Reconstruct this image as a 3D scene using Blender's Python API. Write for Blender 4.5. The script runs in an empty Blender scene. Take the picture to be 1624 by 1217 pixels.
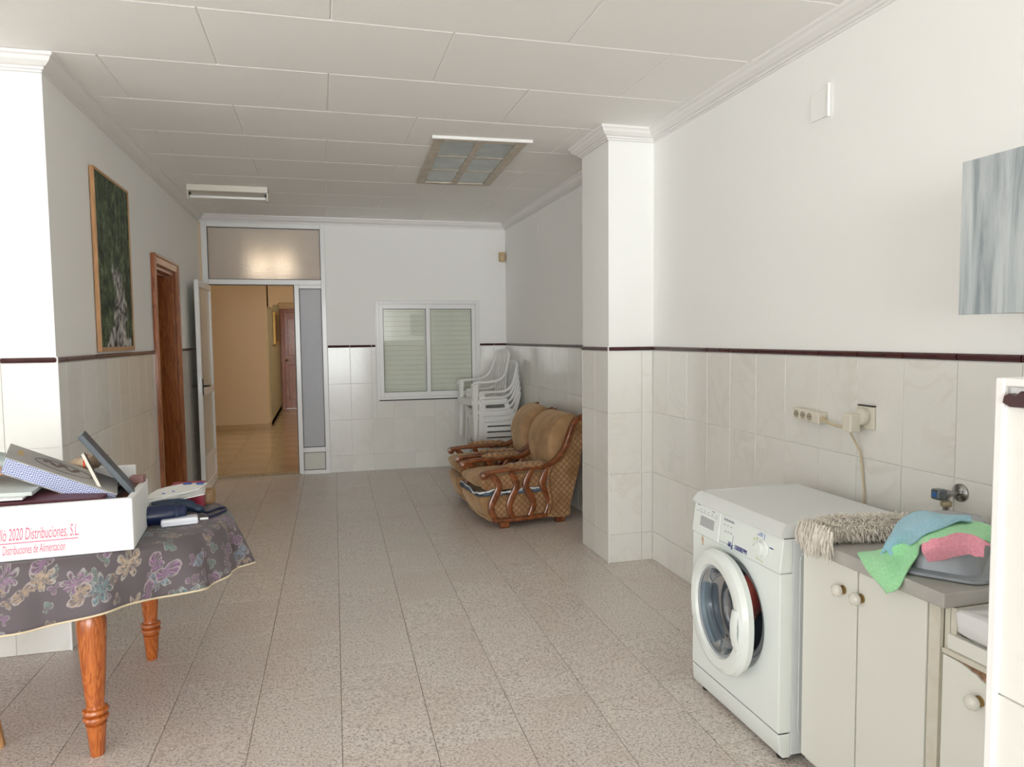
import bpy, math, random
from mathutils import Vector, Matrix
random.seed(7)
S = bpy.context.scene
COL = S.collection
PI = math.pi
# ------------------------------------------------------------------ camera
yaw, pit, rol = [math.radians(a) for a in (14.84, 3.72, -0.631)]
F = Vector((math.sin(yaw)*math.cos(pit), math.cos(yaw)*math.cos(pit), -math.sin(pit)))
R0 = Vector((math.cos(yaw), -math.sin(yaw), 0)); U0 = R0.cross(F)
R = R0*math.cos(rol)+U0*math.sin(rol); U = -R0*math.sin(rol)+U0*math.cos(rol)
cd = bpy.data.cameras.new('camera'); cam = bpy.data.objects.new('camera', cd); COL.objects.link(cam)
cd.sensor_width = 36; cd.lens = 1140/1624*36; cd.clip_start = 0.02; cd.clip_end = 100
M = Matrix((( R.x, U.x, -F.x, 0), (R.y, U.y, -F.y, 0), (R.z, U.z, -F.z, 1.5), (0,0,0,1)))
cam.matrix_world = M
S.camera = cam
# ------------------------------------------------------------------ world, lights, exposure
w = bpy.data.worlds.new('world'); S.world = w; w.use_nodes = True
w.node_tree.nodes['Background'].inputs[0].default_value = (0.93, 0.96, 1.0, 1)
w.node_tree.nodes['Background'].inputs[1].default_value = 1.3
S.view_settings.view_transform = 'Standard'; S.view_settings.look = 'None'
S.view_settings.exposure = 0.0; S.view_settings.gamma = 1; S.view_settings.use_curve_mapping = False
S.cycles.max_bounces=16; S.cycles.diffuse_bounces=10
def area(name, loc, rot, sx, sy, power, col):
    l = bpy.data.lights.new(name, 'AREA'); l.shape = 'RECTANGLE'; l.size = sx; l.size_y = sy
    l.energy = power; l.color = col
    o = bpy.data.objects.new(name, l); COL.objects.link(o); o.location = loc; o.rotation_euler = rot
    return o
area('daylight_gate', (-1.6, -10.2, 1.40), (PI/2, 0, 0), 7.2, 2.6, 810, (0.965, 1.0, 1.01))          # through the open gate behind
area('daylight_side', (-5.6, -1.1, 1.40), (PI/2, 0, -PI/2), 3.6, 2.5, 88, (0.965, 1.0, 1.01))       # through the side opening

# ------------------------------------------------------------------ mesh builder
class MB:
    def __init__(s): s.v = []; s.f = []
    def add(s, vs, fs, T=None):
        n = len(s.v)
        s.v += [tuple(T @ Vector(p)) if T else tuple(p) for p in vs]
        s.f += [tuple(i+n for i in f) for f in fs]
        return s
    def box(s, x0, x1, y0, y1, z0, z1, T=None, c=0):
        vs = [(x0,y0,z0),(x1,y0,z0),(x1,y1,z0),(x0,y1,z0),(x0,y0,z1),(x1,y0,z1),(x1,y1,z1),(x0,y1,z1)]
        return s.add(vs, [(3,2,1,0),(4,5,6,7),(0,1,5,4),(1,2,6,5),(2,3,7,6),(3,0,4,7)], T)
    def frame(s, o, u, v, n):
        """slab from corner o along vectors u, v, n"""
        o,u,v,n = map(Vector,(o,u,v,n))
        vs = [o,o+u,o+u+v,o+v,o+n,o+u+n,o+u+v+n,o+v+n]
        return s.add(vs, [(3,2,1,0),(4,5,6,7),(0,1,5,4),(1,2,6,5),(2,3,7,6),(3,0,4,7)])
    def lathe(s, prof, n=24, T=None, cap=True):
        vs=[]; fs=[]
        for r,z in prof:
            for k in range(n):
                a=2*PI*k/n; vs.append((r*math.cos(a), r*math.sin(a), z))
        for i in range(len(prof)-1):
            for k in range(n):
                a=i*n+k; b=i*n+(k+1)%n; fs.append((a,b,b+n,a+n))
        if cap:
            fs.append(tuple(range(n-1,-1,-1))); m=(len(prof)-1)*n; fs.append(tuple(m+k for k in range(n)))
        return s.add(vs, fs, T)
    def sweep(s, path, side, w, h, n=8, e=2.5, cap=True):
        """superellipse section swept along a path; w along side vector, h across; w,h numbers or lists"""
        path=[Vector(p) for p in path]; m=len(path); vs=[]; fs=[]
        side=Vector(side) if side is not None else None
        for i,p in enumerate(path):
            t=(path[min(i+1,m-1)]-path[max(i-1,0)])
            t = t.normalized() if t.length>1e-9 else Vector((0,0,1))
            sd = side if side is not None else (Vector((0,0,1)) if abs(t.z)<.9 else Vector((1,0,0)))
            sd=(sd-t*sd.dot(t)).normalized(); nm=t.cross(sd)
            ww=w[i] if isinstance(w,(list,tuple)) else w; hh=h[i] if isinstance(h,(list,tuple)) else h
            for k in range(n):
                a=2*PI*(k+.5)/n; c,q=math.cos(a),math.sin(a)
                c=math.copysign(abs(c)**(2/e),c); q=math.copysign(abs(q)**(2/e),q)
                vs.append(p+sd*c*ww/2+nm*q*hh/2)
        for i in range(m-1):
            for k in range(n):
                a=i*n+k; b=i*n+(k+1)%n; fs.append((a,b,b+n,a+n))
        if cap: fs.append(tuple(range(n-1,-1,-1))); fs.append(tuple((m-1)*n+k for k in range(n)))
        return s.add(vs, fs)
    def tube(s, path, r, n=8): 
        return s.sweep(path, None, ([2*q for q in r] if isinstance(r,list) else 2*r), ([2*q for q in r] if isinstance(r,list) else 2*r), n, 2)
    def grid(s, rows):
        n=len(s.v); m=len(rows[0])
        for r in rows: s.v += [tuple(p) for p in r]
        for i in range(len(rows)-1):
            for j in range(m-1):
                a=n+i*m+j; s.f.append((a,a+1,a+m+1,a+m))
        return s
    def prism(s, poly, a0, a1, ax='y'):
        """polygon (2-D) extruded along axis"""
        m=len(poly)
        def P(p,a): return (p[0],a,p[1]) if ax=='y' else ((a,p[0],p[1]) if ax=='x' else (p[0],p[1],a))
        vs=[P(p,a0) for p in poly]+[P(p,a1) for p in poly]
        fs=[tuple(range(m-1,-1,-1)),tuple(range(m,2*m))]+[(i,(i+1)%m,(i+1)%m+m,i+m) for i in range(m)]
        return s.add(vs,fs)
    def loft(s, secs, cap=True, close=False):
        n=len(secs[0]); b=len(s.v)
        for q in secs: s.v += [tuple(p) for p in q]
        for i in range(len(secs)-1):
            for k in range(n):
                a=b+i*n+k; c=b+i*n+(k+1)%n; s.f.append((a,c,c+n,a+n))
        if cap: s.f.append(tuple(b+k for k in range(n-1,-1,-1))); s.f.append(tuple(b+(len(secs)-1)*n+k for k in range(n)))
        return s
    def mesh(s, name, mat, off=(0,0,0), smooth=False, uv=None):
        me=bpy.data.meshes.new(name); ox,oy,oz=off
        me.from_pydata([(x-ox,y-oy,z-oz) for x,y,z in s.v],[],s.f); me.validate()
        import bmesh
        b=bmesh.new(); b.from_mesh(me); bmesh.ops.recalc_face_normals(b,faces=b.faces); b.to_mesh(me); b.free()
        if mat: me.materials.append(mat)
        if smooth:
            me.polygons.foreach_set('use_smooth',[True]*len(me.polygons))
        return me
def world_of(p):
    v=Vector((0,0,0))
    while p is not None: v+=Vector(p.location); p=p.parent
    return v
def part(name, mb, mat, parent=None, smooth=False, bevel=0, label=None, segs=2, sub=0, solid=0, loc=None, auto=None, stuff=False, local=False):
    off = Vector((0,0,0)) if local else (world_of(parent) if parent else Vector(loc or (0,0,0)))
    me = mb.mesh(name, mat, off if parent or loc else (0,0,0), smooth or auto is not None)
    o = bpy.data.objects.new(name, me); COL.objects.link(o)
    if parent: o.parent = parent
    elif loc: o.location = loc
    if solid:
        m=o.modifiers.new('solid','SOLIDIFY'); m.thickness=solid; m.offset=0
    if bevel:
        m=o.modifiers.new('bevel','BEVEL'); m.width=bevel; m.segments=segs; m.limit_method='ANGLE'; m.angle_limit=math.radians(40)
        me.polygons.foreach_set('use_smooth',[True]*len(me.polygons)); m.harden_normals=True
    if sub:
        m=o.modifiers.new('sub','SUBSURF'); m.levels=sub; m.render_levels=sub
        me.polygons.foreach_set('use_smooth',[True]*len(me.polygons))
    if auto is not None:
        me.set_sharp_from_angle(angle=math.radians(auto))
    if label: o['label']=label
    if stuff: o['kind']='stuff'
    return o
def tag(o,label,cat,group=None):
    o['label']=label; o['category']=cat
    if group: o['group']=group
    return o
def thing(name,label,cat,loc,group=None):
    o=bpy.data.objects.new(name,None); COL.objects.link(o); o.location=loc; o.empty_display_size=.1
    return tag(o,label,cat,group)
def struct(name, mb, mat, **k):
    o=part(name,mb,mat,**k); o['kind']='structure'; return o
def copy_tree(o, parent=None):
    c=o.copy(); COL.objects.link(c); c.parent=parent
    for ch in [x for x in bpy.data.objects if x.parent==o]: copy_tree(ch,c)
    return c

# ------------------------------------------------------------------ materials
def nm(name):
    m=bpy.data.materials.new(name); m.use_nodes=True
    nt=m.node_tree; return m,nt,nt.nodes['Principled BSDF']
def rgb(h):
    if isinstance(h,str):
        c=[int(h[i:i+2],16)/255 for i in (0,2,4)]
        return tuple(((x/12.92) if x<=.04045 else ((x+.055)/1.055)**2.4) for x in c)+(1,)
    return tuple(h)+(1,)
def mat(name,col,rough=.5,metal=0,var=None,scale=30,bump=0,bscale=60,spec=None,coat=0,sheen=0,trans=0,alpha=1,emit=None,estr=0,detail=3,stretch=None,ior=None):
    m,nt,p=nm(name); N=nt.nodes; L=nt.links
    p.inputs['Base Color'].default_value=rgb(col); p.inputs['Roughness'].default_value=rough; p.inputs['Metallic'].default_value=metal
    if spec is not None: p.inputs['Specular IOR Level'].default_value=spec
    if coat: p.inputs['Coat Weight'].default_value=coat; p.inputs['Coat Roughness'].default_value=.1
    if sheen: p.inputs['Sheen Weight'].default_value=sheen
    if trans: p.inputs['Transmission Weight'].default_value=trans
    if ior: p.inputs['IOR'].default_value=ior
    if emit: p.inputs['Emission Color'].default_value=rgb(emit); p.inputs['Emission Strength'].default_value=estr
    if var or bump:
        tc=N.new('ShaderNodeTexCoord'); mp=N.new('ShaderNodeMapping'); L.new(tc.outputs['Object'],mp.inputs[0])
        if stretch: mp.inputs['Scale'].default_value=stretch
    if var:
        no=N.new('ShaderNodeTexNoise'); no.inputs['Scale'].default_value=scale; no.inputs['Detail'].default_value=detail; L.new(mp.outputs[0],no.inputs[0])
        cr=N.new('ShaderNodeValToRGB'); cr.color_ramp.elements[0].position=.35; cr.color_ramp.elements[1].position=.65
        cr.color_ramp.elements[0].color=rgb(var); cr.color_ramp.elements[1].color=rgb(col)
        L.new(no.outputs[0],cr.inputs[0]); L.new(cr.outputs[0],p.inputs['Base Color'])
    if bump:
        nb=N.new('ShaderNodeTexNoise'); nb.inputs['Scale'].default_value=bscale; nb.inputs['Detail'].default_value=2; L.new(mp.outputs[0],nb.inputs[0])
        bp=N.new('ShaderNodeBump'); bp.inputs['Strength'].default_value=bump; bp.inputs['Distance'].default_value=.004
        L.new(nb.outputs[0],bp.inputs['Height']); L.new(bp.outputs[0],p.inputs['Normal'])
    return m
def N_(nt,t,**k):
    n=nt.nodes.new('ShaderNode'+t)
    for a,b in k.items(): setattr(n,a,b)
    return n
def rnd_coord(nt,scale=(1,1,1)):
    """object coordinates shifted by a per-object random amount"""
    tc=N_(nt,'TexCoord'); oi=N_(nt,'ObjectInfo'); mu=N_(nt,'Math',operation='MULTIPLY'); mu.inputs[1].default_value=37.0
    mp=N_(nt,'Mapping'); mp.inputs['Scale'].default_value=scale
    nt.links.new(oi.outputs['Random'],mu.inputs[0]); nt.links.new(tc.outputs['Object'],mp.inputs[0]); nt.links.new(mu.outputs[0],mp.inputs['Location'])
    return mp.outputs[0], oi.outputs['Random']
def ramp(nt,fac,stops,interp='LINEAR'):
    cr=N_(nt,'ValToRGB'); cr.color_ramp.interpolation=interp
    e=cr.color_ramp.elements
    while len(e)<len(stops): e.new(.5)
    for i,(p,c) in enumerate(stops): e[i].position=p; e[i].color=rgb(c)
    nt.links.new(fac,cr.inputs[0]); return cr.outputs[0]
def mixc(nt,f,a,b,bt='MIX'):
    m=N_(nt,'Mix',data_type='RGBA',blend_type=bt)
    for s,v in ((0,f),(6,a),(7,b)):
        if isinstance(v,(int,float)): m.inputs[s].default_value=v
        elif isinstance(v,tuple): m.inputs[s].default_value=v
        else: nt.links.new(v,m.inputs[s])
    return m.outputs[2]
# marbled wall tile
def marble(name,base,vein,rough=.13):
    m,nt,p=nm(name); co,rd=rnd_coord(nt)
    n1=N_(nt,'TexNoise'); n1.inputs['Scale'].default_value=3.5; n1.inputs['Detail'].default_value=5; n1.inputs['Distortion'].default_value=1.2; nt.links.new(co,n1.inputs[0])
    v=ramp(nt,n1.outputs[0],[(.44,(0,0,0)),(.495,(1,1,1)),(.51,(1,1,1)),(.56,(0,0,0))])
    n2=N_(nt,'TexNoise'); n2.inputs['Scale'].default_value=2.2; n2.inputs['Detail'].default_value=2; nt.links.new(co,n2.inputs[0])
    k=ramp(nt,n2.outputs[0],[(.42,(0,0,0)),(.7,(.30,.30,.30))])
    ml=N_(nt,'Math',operation='MULTIPLY'); nt.links.new(v,ml.inputs[0]); nt.links.new(k,ml.inputs[1])
    c=mixc(nt,ml.outputs[0],rgb(base),rgb(vein))
    hs=N_(nt,'HueSaturation'); nt.links.new(c,hs.inputs['Color'])
    mr=N_(nt,'MapRange'); mr.inputs['To Min'].default_value=.975; mr.inputs['To Max'].default_value=1.025; nt.links.new(rd,mr.inputs[0]); nt.links.new(mr.outputs[0],hs.inputs['Value'])
    nt.links.new(hs.outputs[0],p.inputs['Base Color']); p.inputs['Roughness'].default_value=rough
    return m
M_tile=marble('glazed_tile',(.76,.755,.715),(.60,.56,.49))
M_grout=mat('grout',(.52,.50,.46),.8)
M_plaster=mat('plaster',(.86,.863,.845),.75,bump=.12,bscale=35)
M_mould=mat('moulding',(.80,.79,.775),.5)
M_border=mat('maroon_border',(.045,.012,.014),.2,var=(.07,.02,.02),scale=25)
M_ceil=mat('ceiling_paint',(.90,.895,.875),.85,bump=.12,bscale=120)
# floor terrazzo-like tile
def floor_mat():
    m,nt,p=nm('speckled_floor'); co,rd=rnd_coord(nt)
    n1=N_(nt,'TexNoise'); n1.inputs['Scale'].default_value=105; n1.inputs['Detail'].default_value=3; n1.inputs['Roughness'].default_value=.6; nt.links.new(co,n1.inputs[0])
    c=ramp(nt,n1.outputs[0],[(.28,(.27,.23,.20)),(.40,(.52,.465,.425)),(.50,(.67,.615,.57)),(.58,(.75,.70,.65)),(.72,(.84,.80,.75))])
    v=N_(nt,'TexVoronoi'); v.inputs['Scale'].default_value=170; nt.links.new(co,v.inputs[0])
    sp=ramp(nt,v.outputs['Color'],[(.0,(.8,.8,.8)),(.10,(0,0,0))],'CONSTANT')
    c2=mixc(nt,sp,c,rgb((.22,.14,.115)))
    n3=N_(nt,'TexNoise'); n3.inputs['Scale'].default_value=3; nt.links.new(co,n3.inputs[0])
    c3=mixc(nt,ramp(nt,n3.outputs[0],[(.4,(0,0,0)),(.7,(.22,.22,.22))]),c2,rgb((.55,.40,.35)))
    hs=N_(nt,'HueSaturation'); nt.links.new(c3,hs.inputs['Color'])
    mr=N_(nt,'MapRange'); mr.inputs['To Min'].default_value=.98; mr.inputs['To Max'].default_value=1.02; nt.links.new(rd,mr.inputs[0]); nt.links.new(mr.outputs[0],hs.inputs['Value'])
    nt.links.new(hs.outputs[0],p.inputs['Base Color'])
    p.inputs['Roughness'].default_value=.33; return m
M_floor=floor_mat()
M_fgrout=mat('floor_grout',(.22,.17,.145),.9)
def wood(name,dark,light,rough=.3,scale=14,stretch=(1,1,.08),coat=.3,dist=3):
    m,nt,p=nm(name); co,rd=rnd_coord(nt,stretch)
    n=N_(nt,'TexNoise'); n.inputs['Scale'].default_value=scale; n.inputs['Detail'].default_value=4; n.inputs['Distortion'].default_value=dist; nt.links.new(co,n.inputs[0])
    c=ramp(nt,n.outputs[0],[(.3,dark),(.5,light),(.56,dark),(.7,light)])
    nt.links.new(c,p.inputs['Base Color']); p.inputs['Roughness'].default_value=rough; p.inputs['Coat Weight'].default_value=coat; p.inputs['Coat Roughness'].default_value=.15
    return m
M_doorwood=wood('door_wood',(.22,.055,.014),(.40,.13,.035),.28)
M_tablewood=wood('table_wood',(.30,.065,.012),(.52,.15,.03),.25,scale=22,stretch=(1,1,.15))
M_armwood=wood('chair_wood',(.13,.035,.010),(.26,.08,.022),.3,scale=12,stretch=(.4,.4,.4),dist=1)
M_lightwood=wood('light_wood',(.45,.22,.09),(.62,.34,.15),.45)
M_framewood=wood('picture_frame_wood',(.40,.20,.08),(.55,.30,.13),.45)
M_alu=mat('white_aluminium',(.80,.80,.80),.35,metal=.0,coat=.3)
M_alu2=mat('satin_aluminium',(.62,.62,.62),.35,metal=.6)
M_black=mat('black_rubber',(.015,.015,.015),.5)
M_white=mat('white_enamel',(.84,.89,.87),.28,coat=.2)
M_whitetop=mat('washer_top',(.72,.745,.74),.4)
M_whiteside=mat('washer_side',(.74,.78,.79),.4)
M_chrome=mat('chrome',(.45,.45,.45),.22,metal=1,var=(.28,.27,.25),scale=40)

# ------------------------------------------------------------------ tiled surfaces
XR,XL,YB,YP,YQ,XQ=2.112,-1.21,8.23,3.85,4.34,1.797
TW=.2365
tile_cache={}
def tile_mesh(w,h,m,name,ax,th=.008,g=.0012,b=.0015):
    key=(round(w,3),round(h,3),name,ax)
    if key in tile_cache: return tile_cache[key]
    mb=MB(); a,c=w/2-g,h/2-g
    # bevelled front plate: local u (width), v(height), n(out)
    vs=[(-a,-c,0),(a,-c,0),(a,c,0),(-a,c,0),(-a,-c,th-b),(a,-c,th-b),(a,c,th-b),(-a,c,th-b),(-a+b,-c+b,th),(a-b,-c+b,th),(a-b,c-b,th),(-a+b,c-b,th)]
    fs=[(3,2,1,0),(0,1,5,4),(1,2,6,5),(2,3,7,6),(3,0,4,7),(4,5,9,8),(5,6,10,9),(6,7,11,10),(7,4,8,11),(8,9,10,11)]
    def P(p):
        u,v,n=p
        return {'-x':(-n,u,v),'+x':(n,u,v),'-y':(u,-n,v),'+y':(u,n,v),'+z':(u,v,n),'-z':(u,v,-n)}[ax]
    mb.add([P(v) for v in vs],fs); me=mb.mesh(name,m); tile_cache[key]=me; return me
def put(name,me,loc,parent,rot=0):
    o=bpy.data.objects.new(name,me); COL.objects.link(o); o.parent=parent
    o.location=Vector(loc)-world_of(parent)
    if rot: o.rotation_euler=(0,0,rot)
    return o
ROWS=[(0,.19),(.19,.592),(.592,.995),(.995,1.40)]
def tile_wall(parent,ax,plane,u0,u1,ref,holes=(),rows=ROWS,border=True):
    """tiles on plane x=plane or y=plane, u from u0..u1, joints at ref+k*TW. holes=(u0,u1,z0,z1)"""
    js=[u0]+[ref+k*TW for k in range(-60,61) if u0+.012<ref+k*TW<u1-.012]+[u1]
    def pos(u,z,d): 
        if ax=='-x': return (plane+d,u,z)
        if ax=='+x': return (plane-d,u,z)
        if ax=='-y': return (u,plane+d,z)
        return (u,plane-d,z)
    for a,b in zip(js,js[1:]):
        for z0,z1 in rows:
            pieces=[(a,b,z0,z1)]
            for h in holes:
                nxt=[]
                for (pa,pb,p0,p1) in pieces:
                    if pb<=h[0]+.001 or pa>=h[1]-.001 or p1<=h[2]+.001 or p0>=h[3]-.001: nxt.append((pa,pb,p0,p1)); continue
                    if pa<h[0]: nxt.append((pa,h[0],p0,p1))
                    if pb>h[1]: nxt.append((h[1],pb,p0,p1))
                    qa,qb=max(pa,h[0]),min(pb,h[1])
                    if p0<h[2]: nxt.append((qa,qb,p0,h[2]))
                    if p1>h[3]: nxt.append((qa,qb,h[3],p1))
                pieces=nxt
            for (pa,pb,p0,p1) in pieces:
                if pb-pa<.012 or p1-p0<.012: continue
                put('wall_tile',tile_mesh(pb-pa,p1-p0,M_tile,'wall_tile',ax),pos((pa+pb)/2,(p0+p1)/2,.008),parent)
        if border:
            a2,b2=a,b
            skip=False
            for h in holes:
                if h[2]<1.415<h[3]:
                    if a2>=h[0] and b2<=h[1]: skip=True
                    elif a2<h[0]<b2: b2=h[0]
                    elif a2<h[1]<b2: a2=h[1]
            if not skip and b2-a2>.012:
                me=border_mesh(b2-a2,ax); put('border_tile',me,pos((a2+b2)/2,1.414,.008),parent)
bcache={}
def border_mesh(w,ax):
    k=(round(w,3),ax)
    if k in bcache: return bcache[k]
    sec=[(0,-.012),(.008,-.012),(.013,-.007),(.015,0),(.013,.007),(.008,.012),(0,.012)]
    mb=MB(); a=w/2-.0025
    def P(u,n,z): return {'-x':(-n,u,z),'+x':(n,u,z),'-y':(u,-n,z),'+y':(u,n,z)}[ax]
    m=len(sec); vs=[P(-a,n,z) for n,z in sec]+[P(a,n,z) for n,z in sec]
    mb.add(vs,[tuple(range(m-1,-1,-1)),tuple(range(m,2*m))]+[(i,(i+1)%m,(i+1)%m+m,i+m) for i in range(m)])
    me=mb.mesh('border_tile',M_border); bcache[k]=me; return me
ZC=2.82
G=.006   # plaster sits this far behind the tile face
# right wall
b=MB().box(XR+G,XR+.2,-10.1,YB+.0,0,ZC+.1)
wr=struct('wall_right',b,M_plaster)
tile_wall(wr,'-x',XR,.776,YQ,3.412)
tile_wall(wr,'-x',XR,YQ+.49,YB-.002,3.412)
# pillar
p=MB().box(XQ+G,XR+G,YQ+G,YQ+.49-G,0,ZC)
wp=struct('wall_pillar',p,M_plaster)
tile_wall(wp,'-y',YQ,XQ,XR,2.033)
tile_wall(wp,'-x',XQ,YQ,YQ+.49,YQ+.24)
tile_wall(wp,'+y',YQ+.49,XQ,XR,2.033)
part('corner_bead',MB().box(XQ-.004,XQ+.006,YQ-.004,YQ+.006,0,1.43),M_mould,wp,bevel=.002)
# far wall, with openings for the aluminium door screen and the window
WX0,WX1,WZ0,WZ1=.605,1.785,.80,1.915
DX0,DX1,DZ=-1.19,.07,2.745
f=MB()
f.box(-4,XL-.02,YB+G,YB+.15,0,ZC+.1); f.box(XL-.02,DX1,YB+G,YB+.15,DZ,ZC+.1)
f.box(DX1,WX0,YB+G,YB+.15,0,ZC+.1); f.box(WX1,XR+.2,YB+G,YB+.15,0,ZC+.1)
f.box(WX0,WX1,YB+G,YB+.15,0,WZ0); f.box(WX0,WX1,YB+G,YB+.15,WZ1,ZC+.1)
wf=struct('wall_far',f,M_plaster)
tile_wall(wf,'-y',YB,DX1+.002,XR-.002,.312,holes=[(WX0-.01,WX1+.01,WZ0-.005,WZ1)])
# left wall with wooden doorway
OY0,OY1,OZ=6.01,6.80,2.085
l=MB()
l.box(XL-.15,XL-G,YP+.15,OY0,0,ZC+.1); l.box(XL-.15,XL-G,OY1,YB+.15,0,ZC+.1); l.box(XL-.15,XL-G,OY0,OY1,OZ,ZC+.1)
wl=struct('wall_left',l,M_plaster)
tile_wall(wl,'+x',XL,YP,OY0-.07,YP+.12)
tile_wall(wl,'+x',XL,OY1+.07,YB-.002,YP+.12)
# wall end at the left facing the camera
e=MB().box(-5.5,XL-G,YP+G,YP+.15,0,ZC+.1)
we=struct('wall_left_end',e,M_plaster)
tile_wall(we,'-y',YP,-3.3,XL,-1.446)
part('corner_bead',MB().box(XL-.008,XL+.003,YP-.003,YP+.008,0,1.43),M_mould,we,bevel=.002)
# outer shell: left garage side and gate side with mullioned openings
s=MB()
s.box(-5.5,-5.3,.7,YP+G,0,ZC+.1); s.box(-5.5,-5.3,-10.0,-2.9,0,ZC+.1); s.box(-5.5,-5.3,-2.9,.7,2.68,ZC+.1)
for y in (-1.1,): s.box(-5.5,-5.3,y-.05,y+.05,0,2.68)
ws=struct('wall_left_outer',s,M_plaster)
s=MB()
s.box(-5.5,-5.2,-10.0,-9.8,0,ZC+.1); s.box(1.95,XR+G,-10.0,-9.8,0,ZC+.1); s.box(-5.2,1.95,-10.0,-9.8,2.68,ZC+.1)
for x in (-2.8,-.4): s.box(x-.06,x+.06,-10.0,-9.8,0,2.68)
struct('wall_gate',s,M_plaster)
# half wall next to the camera, right
h=MB().box(.9+G,XR+G,.66,.776-.002,0,1.425)
wh=struct('wall_half',h,M_plaster)
tile_wall(wh,'-x',.9,.66,.774,.55,border=False)
tile_wall(wh,'-y',.66-.002,.9,XR,1.13,border=False)
part('corner_bead',MB().box(.893,.903,.768,.782,0,1.437),M_mould,wh,bevel=.003)
cb=MB(); pts=[(.655,1.400),(.69,1.398),(.72,1.400),(.755,1.399),(.766,1.404),(.764,1.413),(.757,1.417),(.748,1.414),(.740,1.421),(.733,1.417),(.722,1.424),(.712,1.419),(.70,1.426),(.69,1.424),(.655,1.425)]
cb.prism(pts,.889,.9,'x'); part('border_tile',cb,M_border,wh,label='broken maroon border tile')
cp=MB(); cp.box(.895,XR,.655,.78,1.425,1.437); part('cap',cp,M_mould,wh,bevel=.003)
# rooms beyond: side room behind the wooden door and the hall
M_hall=mat('hall_paint',(.70,.58,.42),.75)
M_hall2=mat('corridor_paint',(.40,.40,.30),.75)
M_hallfloor=mat('hall_marble',(.56,.47,.33),.12,var=(.48,.39,.26),scale=2.5,detail=6)
M_skirt=mat('hall_skirting',(.50,.38,.22),.2)
r=MB(); r.box(-3.6,-3.5,YP+.15,YB,0,ZC)
struct('wall_side_room',r,M_plaster)
HY=12.69
r=MB(); r.box(-4,-.87,HY,HY+.3,0,3); r.box(-4,-3.9,YB+.15,HY,0,3); 
struct('wall_hall',r,M_hall)
r=MB(); r.box(-.87,3,HY+.3,HY+.45,2.13,3); r.prism([(-.87,2.13),(-.87,2.05),(-.80,2.05),(-.78,2.09),(-.70,2.10),(-.68,2.13)],HY+.3,HY+.45,'y'); struct('wall_hall_lintel',r,M_hall)
r=MB(); r.box(-.97,-.85,HY+.3,16.3,0,3); struct('wall_corridor',r,M_hall2)
r=MB(); r.box(.10,3,16.2,16.3,0,3); r.box(-.85,-.80,16.2,16.3,0,3); r.box(-.80,.10,16.2,16.3,2.12,3); r.box(2.9,3,YB+.15,17.5,0,3); struct('wall_hall_end',r,M_hall)
r=MB(); r.box(-4,3,YB+.15,17.6,2.86,2.95); struct('ceiling_hall',r,M_plaster)
hf=struct('floor_hall',MB().box(-4,3,YB+.02,17.6,-.05,0.0),M_skirt)
for i in range(12):
    for j in range(17):
        x0=-2.9+i*.45; y0=YB+.15+j*.55
        put('floor_tile',tile_mesh(.45,.55,M_hallfloor,'hall_tile','+z',th=.006,g=.0008,b=.0006),(x0+.225,y0+.275,0),hf)
struct('baseboard_hall',MB().box(-4,-.86,HY-.012,HY,0,.085).box(-.862,-.85,HY-.012,17.5,0,.085),M_skirt)
struct('baseboard_corridor',MB().box(.13,3,16.188,16.2,0,.085),M_skirt)
th=struct('trim_threshold',MB().box(DX0+.02,-.24,YB-.03,YB+.16,-.01,.012),mat('threshold_stone',(.36,.30,.22),.5,var=(.5,.44,.34),scale=30),bevel=.004)

# ------------------------------------------------------------------ floor
fl=struct('floor',MB().box(-5.5,XR+.2,-10.0,YB+.1,-.06,-.0035),M_fgrout)
ang=math.radians(.95); ca,sa=math.cos(ang),math.sin(ang); ox,oy=.0875,4.0
TX,TY=.3345,.5015
rest=MB()
for i in range(-17,8):
    for j in range(-28,10):
        x0=i*TX+.0; y0=j*TY+(.04 if i%2 else -.21)
        cx_,cy_=x0+TX/2,y0+TY/2
        X=ox-.028+cx_*ca-(-cy_)*-sa*1.0; X=ox-.028+cx_*ca+cy_*sa*1.0; Y=oy+cy_*ca-cx_*sa
        # rotate clockwise so joints drift right with distance
        if X<-5.2 or X>XR+.19 or Y<-9.7 or Y>YB+.2: continue
        if X<-1.3 and Y>YP+.2: continue
        if Y>1.6 and X>-2.3:
            put('floor_tile',tile_mesh(TX,TY,M_floor,'floor_tile','+z',th=.006,g=.0011,b=.001),(X,Y,-.006),fl,rot=-ang)
        else:
            T=Matrix.Translation((X,Y,-.006))@Matrix.Rotation(-ang,4,'Z')
            rest.box(-TX/2+.001,TX/2-.001,-TY/2+.001,TY/2-.001,0,.006,T)
o=part('floor_tiles',rest,M_floor,fl,stuff=True)
# ------------------------------------------------------------------ ceiling
ce=struct('ceiling',MB().box(-5.5,XR+.2,-10.0,YB+.1,ZC+.012,ZC+.15),M_mould)
PX,PY=1.04,.6215
M_hole=(.72,1.44,4.66,6.12)
for j in range(-20,9):
    y0=3.163+j*PY; y1=y0+PY
    if y1<-9.7: continue
    y1=min(y1,YB)
    if y1-y0<.03: continue
    off=-.965 if j%2 else -.443
    for i in range(-6,5):
        x0=off+i*PX; x1=x0+PX
        if x1<-5.2 or x0>XR: continue
        lim=XL if y0>YP-.4 else -5.3
        x0=max(x0,lim); x1=min(x1,XR+.001)
        if x1-x0<.03: continue
        put('ceiling_panel',tile_mesh(x1-x0,y1-y0,M_ceil,'ceiling_panel','-z',th=.012,g=.0002,b=.006),((x0+x1)/2,(y0+y1)/2,ZC+.012),ce)
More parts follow.
